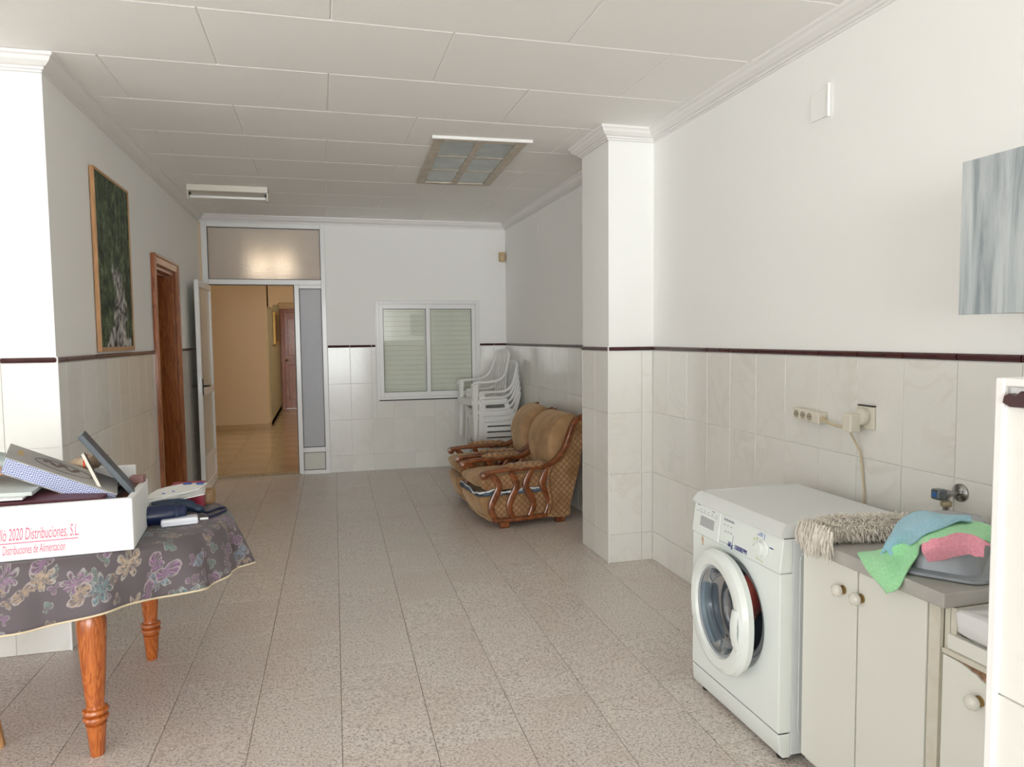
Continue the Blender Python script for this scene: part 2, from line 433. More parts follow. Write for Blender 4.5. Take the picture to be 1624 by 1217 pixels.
# crown moulding
sec=[(0,0),(.068,0),(.068,-.014),(.058,-.020),(.050,-.036),(.030,-.052),(.016,-.056),(.016,-.066),(.006,-.068),(.006,-.078),(0,-.078)]
def crown(name,pts,closed=False):
    """pts: polyline (wall face) with room on the LEFT of travel; mitred corners"""
    m=MB(); secs=[]; n=len(pts)
    for i,p in enumerate(pts):
        p=Vector((p[0],p[1]))
        d0=(p-Vector(pts[i-1])).normalized() if i>0 else None
        d1=(Vector(pts[i+1])-p).normalized() if i<n-1 else None
        n0=Vector((-d0.y,d0.x)) if d0 else None; n1=Vector((-d1.y,d1.x)) if d1 else None
        if n0 is None: nn=n1
        elif n1 is None: nn=n0
        else:
            nn=(n0+n1); nn=nn/ (nn.dot(n0)) if abs(nn.dot(n0))>1e-6 else n0
        secs.append([(p.x+nn.x*a,p.y+nn.y*a,ZC+z) for a,z in sec])
    m.loft(secs); return struct(name,m,M_mould)
crown('trim_1',[(XR+G,-9.8),(XR+G,YQ),(XQ,YQ),(XQ,YQ+.49),(XR+G,YQ+.49),(XR+G,YB+G),(XL-G,YB+G),(XL-G,YP),(-5.3,YP)])
# ------------------------------------------------------------------ aluminium door screen
SY=YB-.015
def bars(lst,y0=SY,y1=SY+.05):
    m=MB()
    for a in lst: m.box(a[0],a[1],y0,y1,a[2],a[3])
    return m
dr=bpy.data.objects.new('door_1',None); COL.objects.link(dr); dr.location=(-.56,YB,0); dr['kind']='structure'
part('frame',bars([(-1.19,-1.13,0,2.745),(.02,.07,0,2.745),(-1.13,.02,2.695,2.745),(-1.13,.02,2.09,2.145),(-.265,-.215,0,2.09),(-.215,.02,0,.045),(-.215,.02,.245,.30),(-.215,.02,2.05,2.09)]),M_alu,dr,bevel=.004)
part('gasket',bars([(-1.13,-1.124,2.145,2.695),(.014,.02,2.145,2.695),(-1.13,.02,2.145,2.151),(-1.13,.02,2.689,2.695),(-.215,-.209,.30,2.05),(.014,.02,.30,2.05),(-.215,.02,.30,.306),(-.215,.02,2.044,2.05),(-.215,-.209,.045,.245),(.014,.02,.045,.245),(-.215,.02,.045,.051),(-.215,.02,.239,.245),(-.273,-.265,0,2.09),(-1.13,-.265,2.082,2.09)],SY+.008,SY+.04),M_black,dr)
def glass(name,col,rough,bump,bs,trans=1.0,mixw=0.0):
    m,nt,p=nm(name); p.inputs['Base Color'].default_value=rgb(col); p.inputs['Roughness'].default_value=rough
    p.inputs['Transmission Weight'].default_value=trans; p.inputs['IOR'].default_value=1.35
    tc=N_(nt,'TexCoord'); mp=N_(nt,'Mapping'); mp.inputs['Scale'].default_value=(1,1,1.6); nt.links.new(tc.outputs['Object'],mp.inputs[0])
    n=N_(nt,'TexNoise'); n.inputs['Scale'].default_value=bs; nt.links.new(mp.outputs[0],n.inputs[0])
    b=N_(nt,'Bump'); b.inputs['Strength'].default_value=bump; b.inputs['Distance'].default_value=.003; nt.links.new(n.outputs[0],b.inputs['Height']); nt.links.new(b.outputs[0],p.inputs['Normal'])
    return m
def clear(name,tint,rough=.03,refl=1.0):
    m=bpy.data.materials.new(name); m.use_nodes=True; nt=m.node_tree; nt.nodes.remove(nt.nodes['Principled BSDF'])
    t=N_(nt,'BsdfTransparent'); t.inputs[0].default_value=rgb(tint); g=N_(nt,'BsdfGlossy'); g.inputs['Roughness'].default_value=rough
    fr=N_(nt,'Fresnel'); fr.inputs[0].default_value=1.5; mu=N_(nt,'Math',operation='MULTIPLY'); mu.inputs[1].default_value=refl; nt.links.new(fr.outputs[0],mu.inputs[0])
    mx=N_(nt,'MixShader'); nt.links.new(mu.outputs[0],mx.inputs[0]); nt.links.new(t.outputs[0],mx.inputs[1]); nt.links.new(g.outputs[0],mx.inputs[2]); nt.links.new(mx.outputs[0],nt.nodes['Material Output'].inputs[0])
    return m
M_obsc=glass('obscured_glass',(.80,.80,.80),.13,.8,120,trans=.72)
M_obsc2=glass('obscured_side_glass',(.68,.73,.80),.15,.8,120,trans=.45)  # blue in the base colour stands in for cool daylight reflected here
part('pane',MB().box(-1.124,.014,SY+.018,SY+.024,2.151,2.689),M_obsc,dr,label='obscured transom glass over the door')
part('pane',MB().box(-.209,.014,SY+.018,SY+.024,.306,2.044),M_obsc2,dr,label='tall obscured glass side light')
part('kick_panel',MB().box(-.209,.014,SY+.015,SY+.027,.051,.239),mat('cream_panel',(.60,.60,.54),.4),dr)
# open leaf, standing into the room
LX=-1.125; LY0,LY1=7.375,8.195
d=thing('door_leaf','white aluminium door leaf with obscured glass standing open into the room','door',(LX,LY1,0.0)); 
lf=MB()
for (y0,y1,z0,z1) in [(LY0,LY0+.07,.012,2.075),(LY1-.06,LY1,.012,2.075),(LY0+.07,LY1-.06,2.01,2.075),(LY0+.07,LY1-.06,.012,.10),(LY0+.07,LY1-.06,.30,.36),(LY0+.07,LY1-.06,.96,1.03)]:
    lf.box(LX-.02,LX+.02,y0,y1,z0,z1)
part('door_frame',lf,M_alu,d,bevel=.004)
M_leafpane=mat('leaf_glass',(.56,.56,.50),.12,bump=.4,bscale=90)
for z0,z1 in ((1.03,2.01),(.36,.96)): part('pane',MB().box(LX-.005,LX+.005,LY0+.07,LY1-.06,z0,z1),M_leafpane,d)
part('door_panel',MB().box(LX-.008,LX+.008,LY0+.07,LY1-.06,.10,.30),M_alu,d)
part('gasket',MB().box(LX-.0215,LX+.0215,LY0+.067,LY0+.072,.1,2.01),M_black,d)
for sg in (-1,1):
    hb=MB(); x=LX+sg*.02
    hb.box(min(x,x+sg*.008),max(x,x+sg*.008),LY0+.022,LY0+.05,.97,1.13)
    hb.tube([(x,LY0+.036,1.06),(x+sg*.05,LY0+.036,1.06)],.010); hb.sweep([(x+sg*.048,LY0+.02,1.06),(x+sg*.052,LY0+.06,1.065),(x+sg*.05,LY0+.145,1.055)],(0,0,1),.018,.014)
    part('handle',hb,M_black,d,auto=40,label='black lever handle')
part('lock_plate',MB().box(LX-.008,LX+.008,LY0-.002,LY0,.96,1.15),M_alu2,d)
# ------------------------------------------------------------------ wooden doorway, left wall
do=bpy.data.objects.new('door_2',None); COL.objects.link(do); do.location=(XL,6.4,0); do['kind']='structure'
c=MB(); cw=.075
def casing(m,y0,y1,z0,z1,t=.022): m.box(XL-.005,XL+t,y0,y1,z0,z1)
casing(c,OY0-cw,OY0,0,OZ+cw); casing(c,OY1,OY1+cw,0,OZ+cw); casing(c,OY0,OY1,OZ,OZ+cw)
c.box(XL+.018,XL+.03,OY0-cw,OY0-cw+.02,0,OZ+cw); c.box(XL+.018,XL+.03,OY1+cw-.02,OY1+cw,0,OZ+cw); c.box(XL+.018,XL+.03,OY0-cw,OY1+cw,OZ+cw-.02,OZ+cw)
part('casing',c,M_doorwood,do,bevel=.006,segs=3)
j=MB(); j.box(XL-.15,XL-.004,OY0,OY0+.03,0,OZ); j.box(XL-.15,XL-.004,OY1-.03,OY1,0,OZ); j.box(XL-.15,XL-.004,OY0+.03,OY1-.03,OZ-.03,OZ)
j.box(XL-.09,XL-.07,OY0+.03,OY0+.042,0,OZ-.03); j.box(XL-.09,XL-.07,OY0+.03,OY1-.03,OZ-.042,OZ-.03)
part('jamb',j,M_doorwood,do,bevel=.002)
dl=thing('wooden_door_leaf','reddish wooden door leaf swung open into the dark side room on brass hinges','door',(XL-.15,OY1-.04,0))
lm=MB().box(XL-.16-.72,XL-.162,OY1-.075,OY1-.04,.01,OZ-.035)
part('leaf',lm,M_doorwood,dl,bevel=.003)
pm=MB()
for z0,z1 in ((.15,.95),(1.1,1.95)):
    for x0 in (XL-.85,XL-.49): 
        pm.box(x0,x0+.28,OY1-.085,OY1-.074,z0,z1)
part('moulded_panel',pm,M_doorwood,dl,bevel=.005)
for z in (1.88,1.13,.25):
    hg=MB().box(XL-.16,XL-.125,OY1-.037,OY1-.031,z-.05,z+.05); hg.tube([(XL-.155,OY1-.043,z-.055),(XL-.155,OY1-.043,z+.055)],.008)
    part('hinge',hg,mat('brass',(.35,.24,.10),.35,metal=.8) if z==1.88 else bpy.data.materials['brass'],dl,auto=40)
# ------------------------------------------------------------------ window far wall
wn=bpy.data.objects.new('window_1',None); COL.objects.link(wn); wn.location=((WX0+WX1)/2,YB,WZ0); wn['kind']='structure'
y0=YB-.012
o_=[(WX0,WX0+.035,WZ0,WZ1),(WX1-.035,WX1,WZ0,WZ1),(WX0+.035,WX1-.035,WZ0,WZ0+.03),(WX0+.035,WX1-.035,WZ1-.03,WZ1)]
part('frame',bars(o_,y0,y0+.07).box(WX0-.012,WX1+.012,y0+.006,y0+.014,WZ1,WZ1+.012).box(WX1,WX1+.012,y0+.006,y0+.014,WZ0,WZ1).box(WX0-.012,WX0,y0+.006,y0+.014,WZ0,WZ1),M_alu,wn,bevel=.003)
M_pane=clear('window_glass',(.96,.97,.96))
mid=(WX0+WX1)/2-.01
for k,(a,b_) in enumerate(((WX0+.035,mid+.03),(mid-.03,WX1-.035))):
    yy=y0+.008+ (0 if k==0 else .022)
    sa_=part('sash',bars([(a,a+.045,WZ0+.03,WZ1-.03),(b_-.045,b_,WZ0+.03,WZ1-.03),(a+.045,b_-.045,WZ0+.03,WZ0+.085),(a+.045,b_-.045,WZ1-.085,WZ1-.03)],yy,yy+.02),M_alu,wn,bevel=.003)
    part('gasket',bars([(a+.045,a+.049,WZ0+.085,WZ1-.085),(b_-.049,b_-.045,WZ0+.085,WZ1-.085),(a+.045,b_-.045,WZ0+.085,WZ0+.089),(a+.045,b_-.045,WZ1-.089,WZ1-.085)],yy+.004,yy+.016),M_black,sa_)
    part('pane',MB().box(a+.045,b_-.045,yy+.008,yy+.012,WZ0+.085,WZ1-.085),M_pane,sa_)
bl=MB()
for i in range(20):
    z=WZ0+i*.0557; bl.box(WX0+.01,WX1-.01,YB+.085,YB+.093,z+.001,z+.0550)
part('shutter',bl,mat('shutter_slats',(.82,.83,.74),.6),wn,bevel=.002,label='closed pale grey green shutter behind the glass')
part('sill_gap',MB().box(WX0+.02,WX1-.02,y0+.002,y0+.01,WZ0-.012,WZ0),M_black,wn)
# ------------------------------------------------------------------ skylight in the ceiling
M_skyframe=mat('aged_cream_paint',(.62,.57,.48),.55,var=(.50,.44,.36),scale=18)
sk=bpy.data.objects.new('window_2',None); COL.objects.link(sk); sk.location=(1.11,5.45,ZC); sk['kind']='structure'
sx0,sx1,sy0,sy1=.785,1.42,4.755,6.18; fz0,fz1=ZC-.016,ZC+.002
q=MB(); fw=.07
q.box(sx0,sx0+fw,sy0,sy1,fz0,fz1); q.box(sx1-fw,sx1,sy0,sy1,fz0,fz1); q.box(sx0+fw,sx1-fw,sy0,sy0+fw,fz0,fz1); q.box(sx0+fw,sx1-fw,sy1-fw,sy1,fz0,fz1)
part('frame',q,M_skyframe,sk,bevel=.006)
q=MB(); xm=(sx0+sx1)/2; q.box(xm-.025,xm+.025,sy0+fw,sy1-fw,fz0+.002,fz1-.004)
ys=[sy0+fw,sy0+fw+(sy1-sy0-2*fw)/3,sy0+fw+2*(sy1-sy0-2*fw)/3,sy1-fw]
for yk in ys[1:3]: q.box(sx0+fw,sx1-fw,yk-.018,yk+.018,fz0+.006,fz1-.004)
part('glazing_bar',q,M_skyframe,sk,bevel=.005)
M_skyp=mat('frosted_skylight_glass',(.34,.38,.35),.12,var=(.27,.31,.29),scale=5)
for k in range(3):
    for (a,b_) in ((sx0+fw,xm-.025),(xm+.025,sx1-fw)):
        part('pane',MB().box(a,b_,ys[k]+(.018 if k else 0),ys[k+1]-(.018 if k<2 else 0),fz1-.008,fz1-.004),M_skyp,sk)
q=MB().box(sx0-.012,sx1+.03,sy0-.012,sy0+.008,fz0-.003,fz1); part('drip_strip',q,M_mould,sk,bevel=.002)
sk.rotation_euler=(0,0,math.radians(-2.6))
# ------------------------------------------------------------------ fluorescent fitting
ft=thing('fluorescent_light','unlit white fluorescent batten with a bare tube on the ceiling','ceiling light',(-.73,6.67,ZC))
part('body',MB().box(-1.06,-.41,6.64,6.76,ZC-.055,ZC-.002),mat('cream_enamel',(.72,.69,.61),.4),ft,bevel=.004)
part('tube',MB().tube([(-1.04,6.69,ZC-.098),(-.43,6.69,ZC-.098)],.013,12),mat('tube_glass',(.86,.86,.84),.15,coat=.5),ft,auto=50)
for x in (-1.055,-.415): 
    part('lamp_holder',MB().box(x-.006,x+.006,6.67,6.71,ZC-.12,ZC-.05),bpy.data.materials['cream_enamel'],ft,bevel=.003)
for x in (-1.04,-.43):
    part('end_cap',MB().box(x-.008,x+.008,6.676,6.704,ZC-.084,ZC-.062),M_black,ft,bevel=.003)
# ------------------------------------------------------------------ hall fittings and added fill lamps
hl=thing('hall_lamp','lit twin globe ceiling lamp glowing through the transom glass','lamp',(-.62,10.4,2.86))
part('lamp_plate',MB().box(-.85,-.39,10.35,10.45,2.82,2.86),M_alu2,hl,bevel=.01)
M_bulb=mat('lit_globe',(1,.9,.7),.5,emit=(1,.72,.36),estr=1.6)
for x in (-.77,-.46):
    T=Matrix.Translation((x,10.4,2.60)); prof=[(.07*math.sin(PI*k/10)+.0005,-.08*math.cos(PI*k/10)) for k in range(11)]
    part('glass_globe',MB().lathe(prof,16,T),M_bulb,hl,smooth=True)
    part('stem',MB().tube([(x,10.4,2.67),(x,10.4,2.83)],.01),M_alu2,hl)
    L=bpy.data.lights.new('hall_bulb','POINT'); L.energy=2.2; L.color=(1,.80,.58); L.shadow_soft_size=.09
    lo=bpy.data.objects.new('hall_bulb',L); COL.objects.link(lo); lo.parent=hl; lo.location=Vector((x,10.3,2.46))-world_of(hl)
for (lx,ly,lz,en,lab) in ((1.7,11.0,2.86,44,'added unseen fill lamp in the hall beyond the door, right side'),(.9,14.6,2.86,22,'added unseen fill lamp in the corridor at the end of the hall')):  # both lamps added out of view to brighten hall and corridor
    l2=thing('added_fill_lamp',lab,'lamp',(lx,ly,lz))
    part('lamp_plate',MB().lathe([(.10,2.83),(.10,2.86)],24,Matrix.Translation((lx,ly,0))),M_alu2,l2,auto=40)
    part('glass_globe',MB().lathe([(.01,2.72),(.08,2.74),(.13,2.79),(.13,2.83)],24,Matrix.Translation((lx,ly,0))),M_bulb,l2,smooth=True)
    L=bpy.data.lights.new('hall_bulb','POINT'); L.energy=en; L.color=(1,.80,.58); L.shadow_soft_size=.1
    lo=bpy.data.objects.new('hall_bulb',L); COL.objects.link(lo); lo.parent=l2; lo.location=Vector((0,0,-.22))
hd=thing('hall_door','dark reddish brown wooden door at the end of the corridor','door',(-.35,16.2,0))
part('casing',MB().box(-.83,-.75,16.16,16.20,0,2.15).box(.05,.13,16.16,16.20,0,2.15).box(-.75,.05,16.16,16.20,2.07,2.15),M_doorwood,hd,bevel=.006)
part('leaf',MB().box(-.75,.05,16.17,16.20,.01,2.07),M_doorwood,hd,bevel=.003)
q=MB()
for a in (-.68,-.31):
    for z0,z1 in ((.2,.95),(1.15,1.95)): q.box(a,a+.3,16.16,16.172,z0,z1)
part('moulded_panel',q,M_doorwood,hd,bevel=.006)
part('door_knob',MB().lathe([(.004,0),(.03,.01),(.03,.03),(.004,.04)],12,Matrix.Translation((-.71,16.165,1.05))@Matrix.Rotation(PI/2,4,'X')),bpy.data.materials['brass'],hd,smooth=True)
pf=thing('gilt_picture','dark framed picture with gold edge hanging on the corridor wall','picture',(-.84,14.3,1.55))
part('frame',MB().box(-.85,-.80,14.0,15.0,1.40,2.02),mat('gilt',(.45,.28,.08),.35,metal=.6),pf,bevel=.008)
part('canvas',MB().box(-.80,-.795,14.06,14.94,1.46,1.96),mat('dark_canvas',(.10,.06,.04),.6,var=(.2,.12,.06),scale=6),pf)

# ------------------------------------------------------------------ picture of a waterfall, left wall
def pic_mat():
    m,nt,p=nm('forest_stream_print'); tc=N_(nt,'TexCoord'); sp=N_(nt,'SeparateXYZ'); nt.links.new(tc.outputs['Generated'],sp.inputs[0])
    n=N_(nt,'TexNoise'); n.inputs['Scale'].default_value=9; n.inputs['Detail'].default_value=6; n.inputs['Roughness'].default_value=.75; nt.links.new(tc.outputs['Object'],n.inputs[0])
    g=ramp(nt,n.outputs[0],[(.36,(.008,.014,.008)),(.47,(.035,.055,.028)),(.56,(.09,.125,.06)),(.68,(.27,.30,.18))])
    # tree trunks: stretched noise in the upper half
    mp=N_(nt,'Mapping'); mp.inputs['Scale'].default_value=(1,22,1.2); nt.links.new(tc.outputs['Object'],mp.inputs[0])
    n2=N_(nt,'TexNoise'); n2.inputs['Scale'].default_value=1; nt.links.new(mp.outputs[0],n2.inputs[0])
    tr=ramp(nt,n2.outputs[0],[(.50,(0,0,0)),(.62,(.45,.45,.45))])
    up=ramp(nt,sp.outputs['Z'],[(.5,(0,0,0)),(.75,(1,1,1))])
    mm=N_(nt,'Math',operation='MULTIPLY'); nt.links.new(tr,mm.inputs[0]); nt.links.new(up,mm.inputs[1])
    g=mixc(nt,mm.outputs[0],g,rgb((.16,.20,.15)))
    # stream: |y - c(z)| < width(z)
    n3=N_(nt,'TexNoise'); n3.inputs['Scale'].default_value=4; n3.inputs['Detail'].default_value=4; nt.links.new(tc.outputs['Object'],n3.inputs[0])
    a=N_(nt,'Math',operation='MULTIPLY_ADD'); nt.links.new(sp.outputs['Z'],a.inputs[0]); a.inputs[1].default_value=-.35; a.inputs[2].default_value=.62
    b1=N_(nt,'Math',operation='SUBTRACT'); nt.links.new(sp.outputs['Y'],b1.inputs[0]); nt.links.new(a.outputs[0],b1.inputs[1])
    b2=N_(nt,'Math',operation='MULTIPLY_ADD'); nt.links.new(n3.outputs[0],b2.inputs[0]); b2.inputs[1].default_value=1.1; b2.inputs[2].default_value=-.55
    b3=N_(nt,'Math',operation='ADD'); nt.links.new(b1.outputs[0],b3.inputs[0]); nt.links.new(b2.outputs[0],b3.inputs[1])
    b4=N_(nt,'Math',operation='ABSOLUTE'); nt.links.new(b3.outputs[0],b4.inputs[0])
    wd=N_(nt,'MapRange'); nt.links.new(sp.outputs['Z'],wd.inputs[0]); wd.inputs[1].default_value=0; wd.inputs[2].default_value=.55; wd.inputs[3].default_value=.44; wd.inputs[4].default_value=0.0
    c1=N_(nt,'Math',operation='SUBTRACT'); nt.links.new(wd.outputs[0],c1.inputs[0]); nt.links.new(b4.outputs[0],c1.inputs[1])
    f=ramp(nt,c1.outputs[0],[(0.0,(0,0,0)),(.07,(1,1,1))])
    n4=N_(nt,'TexNoise'); n4.inputs['Scale'].default_value=9; n4.inputs['Detail'].default_value=5; n4.inputs['Distortion'].default_value=1.5; nt.links.new(tc.outputs['Object'],n4.inputs[0])
    wc=ramp(nt,n4.outputs[0],[(.40,(.03,.03,.025)),(.5,(.25,.24,.23)),(.60,(.55,.54,.52))])
    c=mixc(nt,f,g,wc); nt.links.new(c,p.inputs['Base Color']); p.inputs['Roughness'].default_value=.6; p.inputs['Specular IOR Level'].default_value=.25
    return m
pt=thing('waterfall_picture','tall framed forest stream print hanging on the left wall','picture',(XL+.015,4.87,1.43))
y0_,y1_,z0_,z1_=4.50,5.25,1.44,2.475
q=MB(); w_=.016
q.box(XL-.002,XL+.021,y0_,y0_+w_,z0_,z1_); q.box(XL-.002,XL+.021,y1_-w_,y1_,z0_,z1_); q.box(XL-.002,XL+.021,y0_+w_,y1_-w_,z0_,z0_+w_+.01); q.box(XL-.002,XL+.021,y0_+w_,y1_-w_,z1_-w_,z1_)
part('frame',q,M_framewood,pt,bevel=.002)
part('print',MB().box(XL+.010,XL+.016,y0_+w_,y1_-w_,z0_+w_+.01,z1_-w_),pic_mat(),pt)
# ------------------------------------------------------------------ small wall things
o=thing('motion_sensor','small yellowed plastic box high in the far right corner','sensor',(2.06,YB-.02,2.38))
part('body',MB().box(2.035,2.105,YB-.045,YB+G,2.375,2.485),mat('yellowed_plastic',(.52,.38,.20),.5),o,bevel=.01,segs=3)
part('lens',MB().box(2.045,2.095,YB-.052,YB-.044,2.39,2.44),mat('sensor_lens',(.58,.46,.28),.3),o,bevel=.006)
o=thing('junction_cover','square white blank cover painted over high on the right wall','cover',(XR+G,2.735,2.43))
part('plate',MB().frame((XR-.002,2.672,2.425),(.006,0,0),(0,.115,0),(0,0,.118)),M_plaster,o,bevel=.002)
part('rim',MB().box(XR-.010,XR+.004,2.664,2.672,2.42,2.56),M_mould,o,bevel=.001)
o=thing('cable_clip','thin white cable stub hanging on the right wall above the armchairs','cable',(XR,6.9,2.5))
part('stub',MB().tube([(XR,6.9,2.50),(XR-.004,6.9,2.56),(XR,6.9,2.62)],.005),M_mould,o)
# power strip
M_ivory=mat('ivory_plastic',(.68,.645,.55),.35); M_ivory_d=mat('socket_hole',(.10,.085,.06),.6); M_cable=mat('cream_cable',(.60,.50,.33),.5)
o=thing('power_strip','ivory three way socket block fixed to the tiled wall','power strip',(XR,2.72,1.10))
part('block',MB().frame((XR-.048,2.640,1.108),(.048,0,0),(0,.178,.010),(0,0,.050)),M_ivory,o,bevel=.006,segs=3)
for k in range(3):
    yk=2.696+.0445*k; zk=1.1365+.0025*k
    T=Matrix.Translation((XR-.052,yk,zk))@Matrix.Rotation(PI/2,4,'Y')
    so=part('socket',MB().lathe([(.0185,0),(.0195,.006)],20,T),M_ivory,o,auto=40)
    ring=MB(); 
    T2=Matrix.Translation((XR-.0525,yk,zk))@Matrix.Rotation(PI/2,4,'Y'); ring.lathe([(.0165,0),(.0165,.0015)],18,T2)
    part('recess',ring,mat('socket_recess',(.36,.32,.24),.5) if k==0 else bpy.data.materials['socket_recess'],so)
    hm=MB()
    for dy in (-.008,.008): hm.lathe([(.0028,0),(.0028,.001)],8,Matrix.Translation((XR-.0535,yk+dy,zk))@Matrix.Rotation(PI/2,4,'Y'))
    part('pin_hole',hm,M_ivory_d,so)
o=thing('wall_socket','ivory wall socket plate with a plug adapter in it','socket',(XR,2.41,1.11))
part('plate',MB().box(XR-.012,XR,2.361,2.451,1.115,1.207),M_ivory,o,bevel=.004)
part('shadow_gap',MB().box(XR-.0125,XR-.001,2.361,2.451,1.207,1.2115),M_black,o)
part('adapter_disc',MB().lathe([(.031,0),(.034,.006),(.034,.022),(.030,.028)],24,Matrix.Translation((XR-.012,2.41,1.165))@Matrix.Rotation(-PI/2,4,'Y')),M_ivory,o,auto=40)
part('plug',MB().box(XR-.085,XR-.036,2.401,2.452,1.103,1.178),M_ivory,o,bevel=.007,segs=3)
o=thing('power_cable','cream mains cable from the plug to the socket block and down behind the washer','cable',(XR,2.45,.8))
part('short_lead',MB().tube([(XR-.03,2.640,1.132),(XR-.045,2.61,1.130),(XR-.055,2.56,1.122),(XR-.06,2.50,1.117),(XR-.06,2.45,1.120)],.0055),M_cable,o,auto=60)
part('strain_relief',MB().tube([(XR-.026,2.648,1.133),(XR-.034,2.628,1.131)],.010),M_cable,o,auto=60)
part('long_lead',MB().tube([(XR-.06,2.437,1.105),(XR-.04,2.435,1.07),(XR-.012,2.43,1.02),(XR-.010,2.42,.95),(XR-.01,2.408,.87),(XR-.01,2.405,.80),(XR-.01,2.41,.5)],.0038),M_cable,o,auto=60)

# ------------------------------------------------------------------ washing machine
wx0,wx1,wy0,wy1=1.50,2.00,2.10,2.70
wm=thing('washing_machine','white front loading washing machine with its round door ajar','washing machine',(1.75,2.4,0))
DC=(2.405,.442)  # door centre (y,z)
# cabinet shell (sides, back) with a front panel that has a round hole
b=MB(); b.box(wx0+.05,wx1,wy0,wy0+.015,.02,.80); b.box(wx0+.05,wx1,wy1-.015,wy1,.02,.80); b.box(wx1-.015,wx1,wy0,wy1,.02,.80); b.box(wx0+.05,wx1,wy0,wy1,.02,.03)
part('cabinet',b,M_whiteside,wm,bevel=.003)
# side recess line
def rrect(cx,cz,w,h,r,n=5):
    pts=[]
    for (sx,sz,a0) in ((1,1,0),(-1,1,90),(-1,-1,180),(1,-1,270)):
        for k in range(n+1):
            a=math.radians(a0+90*k/n); pts.append((cx+sx*(w/2-r)+r*math.cos(a),cz+sz*(h/2-r)+r*math.sin(a)))
    return pts
pp=rrect(1.78,.42,.40,.66,.03); b=MB()
b.tube([(x,wy0+.0005,z) for x,z in pp]+[(pp[0][0],wy0-.001,pp[0][1])],.0022,6)
part('side_pressing',b,M_whiteside,wm,smooth=True)
def panel_hole(x,y0,y1,z0,z1,cy,cz,r,n=64,depth=.02):
    m=MB(); outer=[];inner=[]
    ck={min(range(n),key=lambda k:-math.cos(2*PI*k/n-math.atan2(z-cz,y-cy))):(x,y,z) for y in (y0,y1) for z in (z0,z1)}
    for k in range(n):
        a=2*PI*k/n; c,s_=math.cos(a),math.sin(a)
        ty=((y1-cy) if c>0 else (cy-y0))/abs(c) if abs(c)>1e-6 else 1e9; tz=((z1-cz) if s_>0 else (cz-z0))/abs(s_) if abs(s_)>1e-6 else 1e9
        t=min(ty,tz); outer.append(ck.get(k,(x,cy+c*t,cz+s_*t))); inner.append((x,cy+c*r,cz+s_*r))
    m.loft([[(px_+.0495,py_,pz_) for px_,py_,pz_ in outer],outer,inner,[(px_+depth,cy+(py_-cy)*.93,cz+(pz_-cz)*.93) for px_,py_,pz_ in inner]],cap=False)
    return m
FZ0,FZ1=.108,.675
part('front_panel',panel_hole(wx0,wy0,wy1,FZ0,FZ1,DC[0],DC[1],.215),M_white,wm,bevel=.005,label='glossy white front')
part('kick_plate',MB().prism([(wx0,.105),(wx0+.006,.035),(wx0+.02,.018),(wx0+.0495,.018),(wx0+.0495,.1045)],wy0,wy1,'y'),M_white,wm,bevel=.004)
part('plinth_gap',MB().box(wx0+.004,wx0+.04,wy0+.003,wy1-.003,.104,.109),M_black,wm)
# control fascia, leaning back
P0=(wx0-.004,.677);P1=(wx0+.012,.800)
part('control_panel',MB().prism([P0,P1,(wx0+.0495,.800),(wx0+.0495,.677)],wy0,wy1-.205,'y'),M_white,wm,bevel=.004)
dr_=part('detergent_drawer',MB().prism([(P0[0]-.001,P0[1]),(P1[0]-.001,P1[1]),(wx0+.0495,.800),(wx0+.0495,.677)],wy1-.203,wy1,'y'),M_white,wm,bevel=.004)
def onp(y,t,d=.0):  # point on fascia: t 0..1 height
    return (P0[0]+(P1[0]-P0[0])*t-d, y, P0[1]+(P1[1]-P0[1])*t)
b=MB(); a=onp(2.535,.30,.002); c2=onp(2.535,.62,.002)
b.frame(a,(0,.105,0),(c2[0]-a[0],0,c2[2]-a[2]),(.001,0,0)); part('drawer_recess',b,mat('recess_grey',(.45,.46,.47),.5),dr_)
# top with chamfered rim
b=MB(); secs=[]
for (ix,z) in ((0,.800),(0,.812),(.018,.840),(.030,.846),(.032,.843)):
    secs.append([(wx0+ix*1.1-.0,wy0-.001+ix*.5,z),(wx1,wy0-.001+ix*.5,z),(wx1,wy1+.001-ix*.5,z),(wx0+ix*1.1,wy1+.001-ix*.5,z)])
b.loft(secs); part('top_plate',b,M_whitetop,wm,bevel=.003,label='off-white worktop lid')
part('lid_seam',MB().box(wx0+.013,wx1,wy0-.0005,wy1+.0005,.7975,.8005),M_black,wm)
# knob
kT=lambda y,t,d: Matrix.Translation(onp(y,t,d))@Matrix.Rotation(-PI/2+math.atan2(P1[0]-P0[0],P1[1]-P0[1]),4,'Y')
b=MB().lathe([(.034,0),(.034,.003),(.027,.006),(.025,.022),(.021,.026)],32,kT(2.205,.47,.001))
kb=part('program_dial',b,M_white,wm,auto=35); 
M_navy=mat('navy_print',(.02,.03,.22),.5); M_grey=mat('grey_print',(.25,.26,.33),.5); M_green=mat('green_print',(.45,.55,.10),.5); M_blue=mat('blue_print',(.12,.22,.55),.5)
def dash(lst,m,nme='print_mark'):
    if len(lst)<=2:
        for q_ in lst: dash([q_]*3,m,nme)
        return
    lst=[lst[0]] if all(q_==lst[0] for q_ in lst) else lst
    b=MB()
    for (y,t,wy,wt) in lst:
        a=onp(y,t,.0012); c=onp(y,t+wt,.0012); b.frame(a,(0,wy,0),(c[0]-a[0],0,c[2]-a[2]),(.0006,0,0))
    part(nme,b,m,wm,stuff=len(lst)>1)
dash([(2.148,.58,.022,.03),(2.238,.30,.022,.03)],M_navy)
dash([(2.215,.80+.03*k,.035-.006*k,.012) for k in range(4)]+[(2.203,.76,.003,.14)],M_blue)
dash([(2.20+.012*k,.10+.008*k,.008,.02) for k in range(4)]+[(2.262,.62,.004,.06),(2.246,.66,.004,.06),(2.262,.45,.004,.03)],M_green)
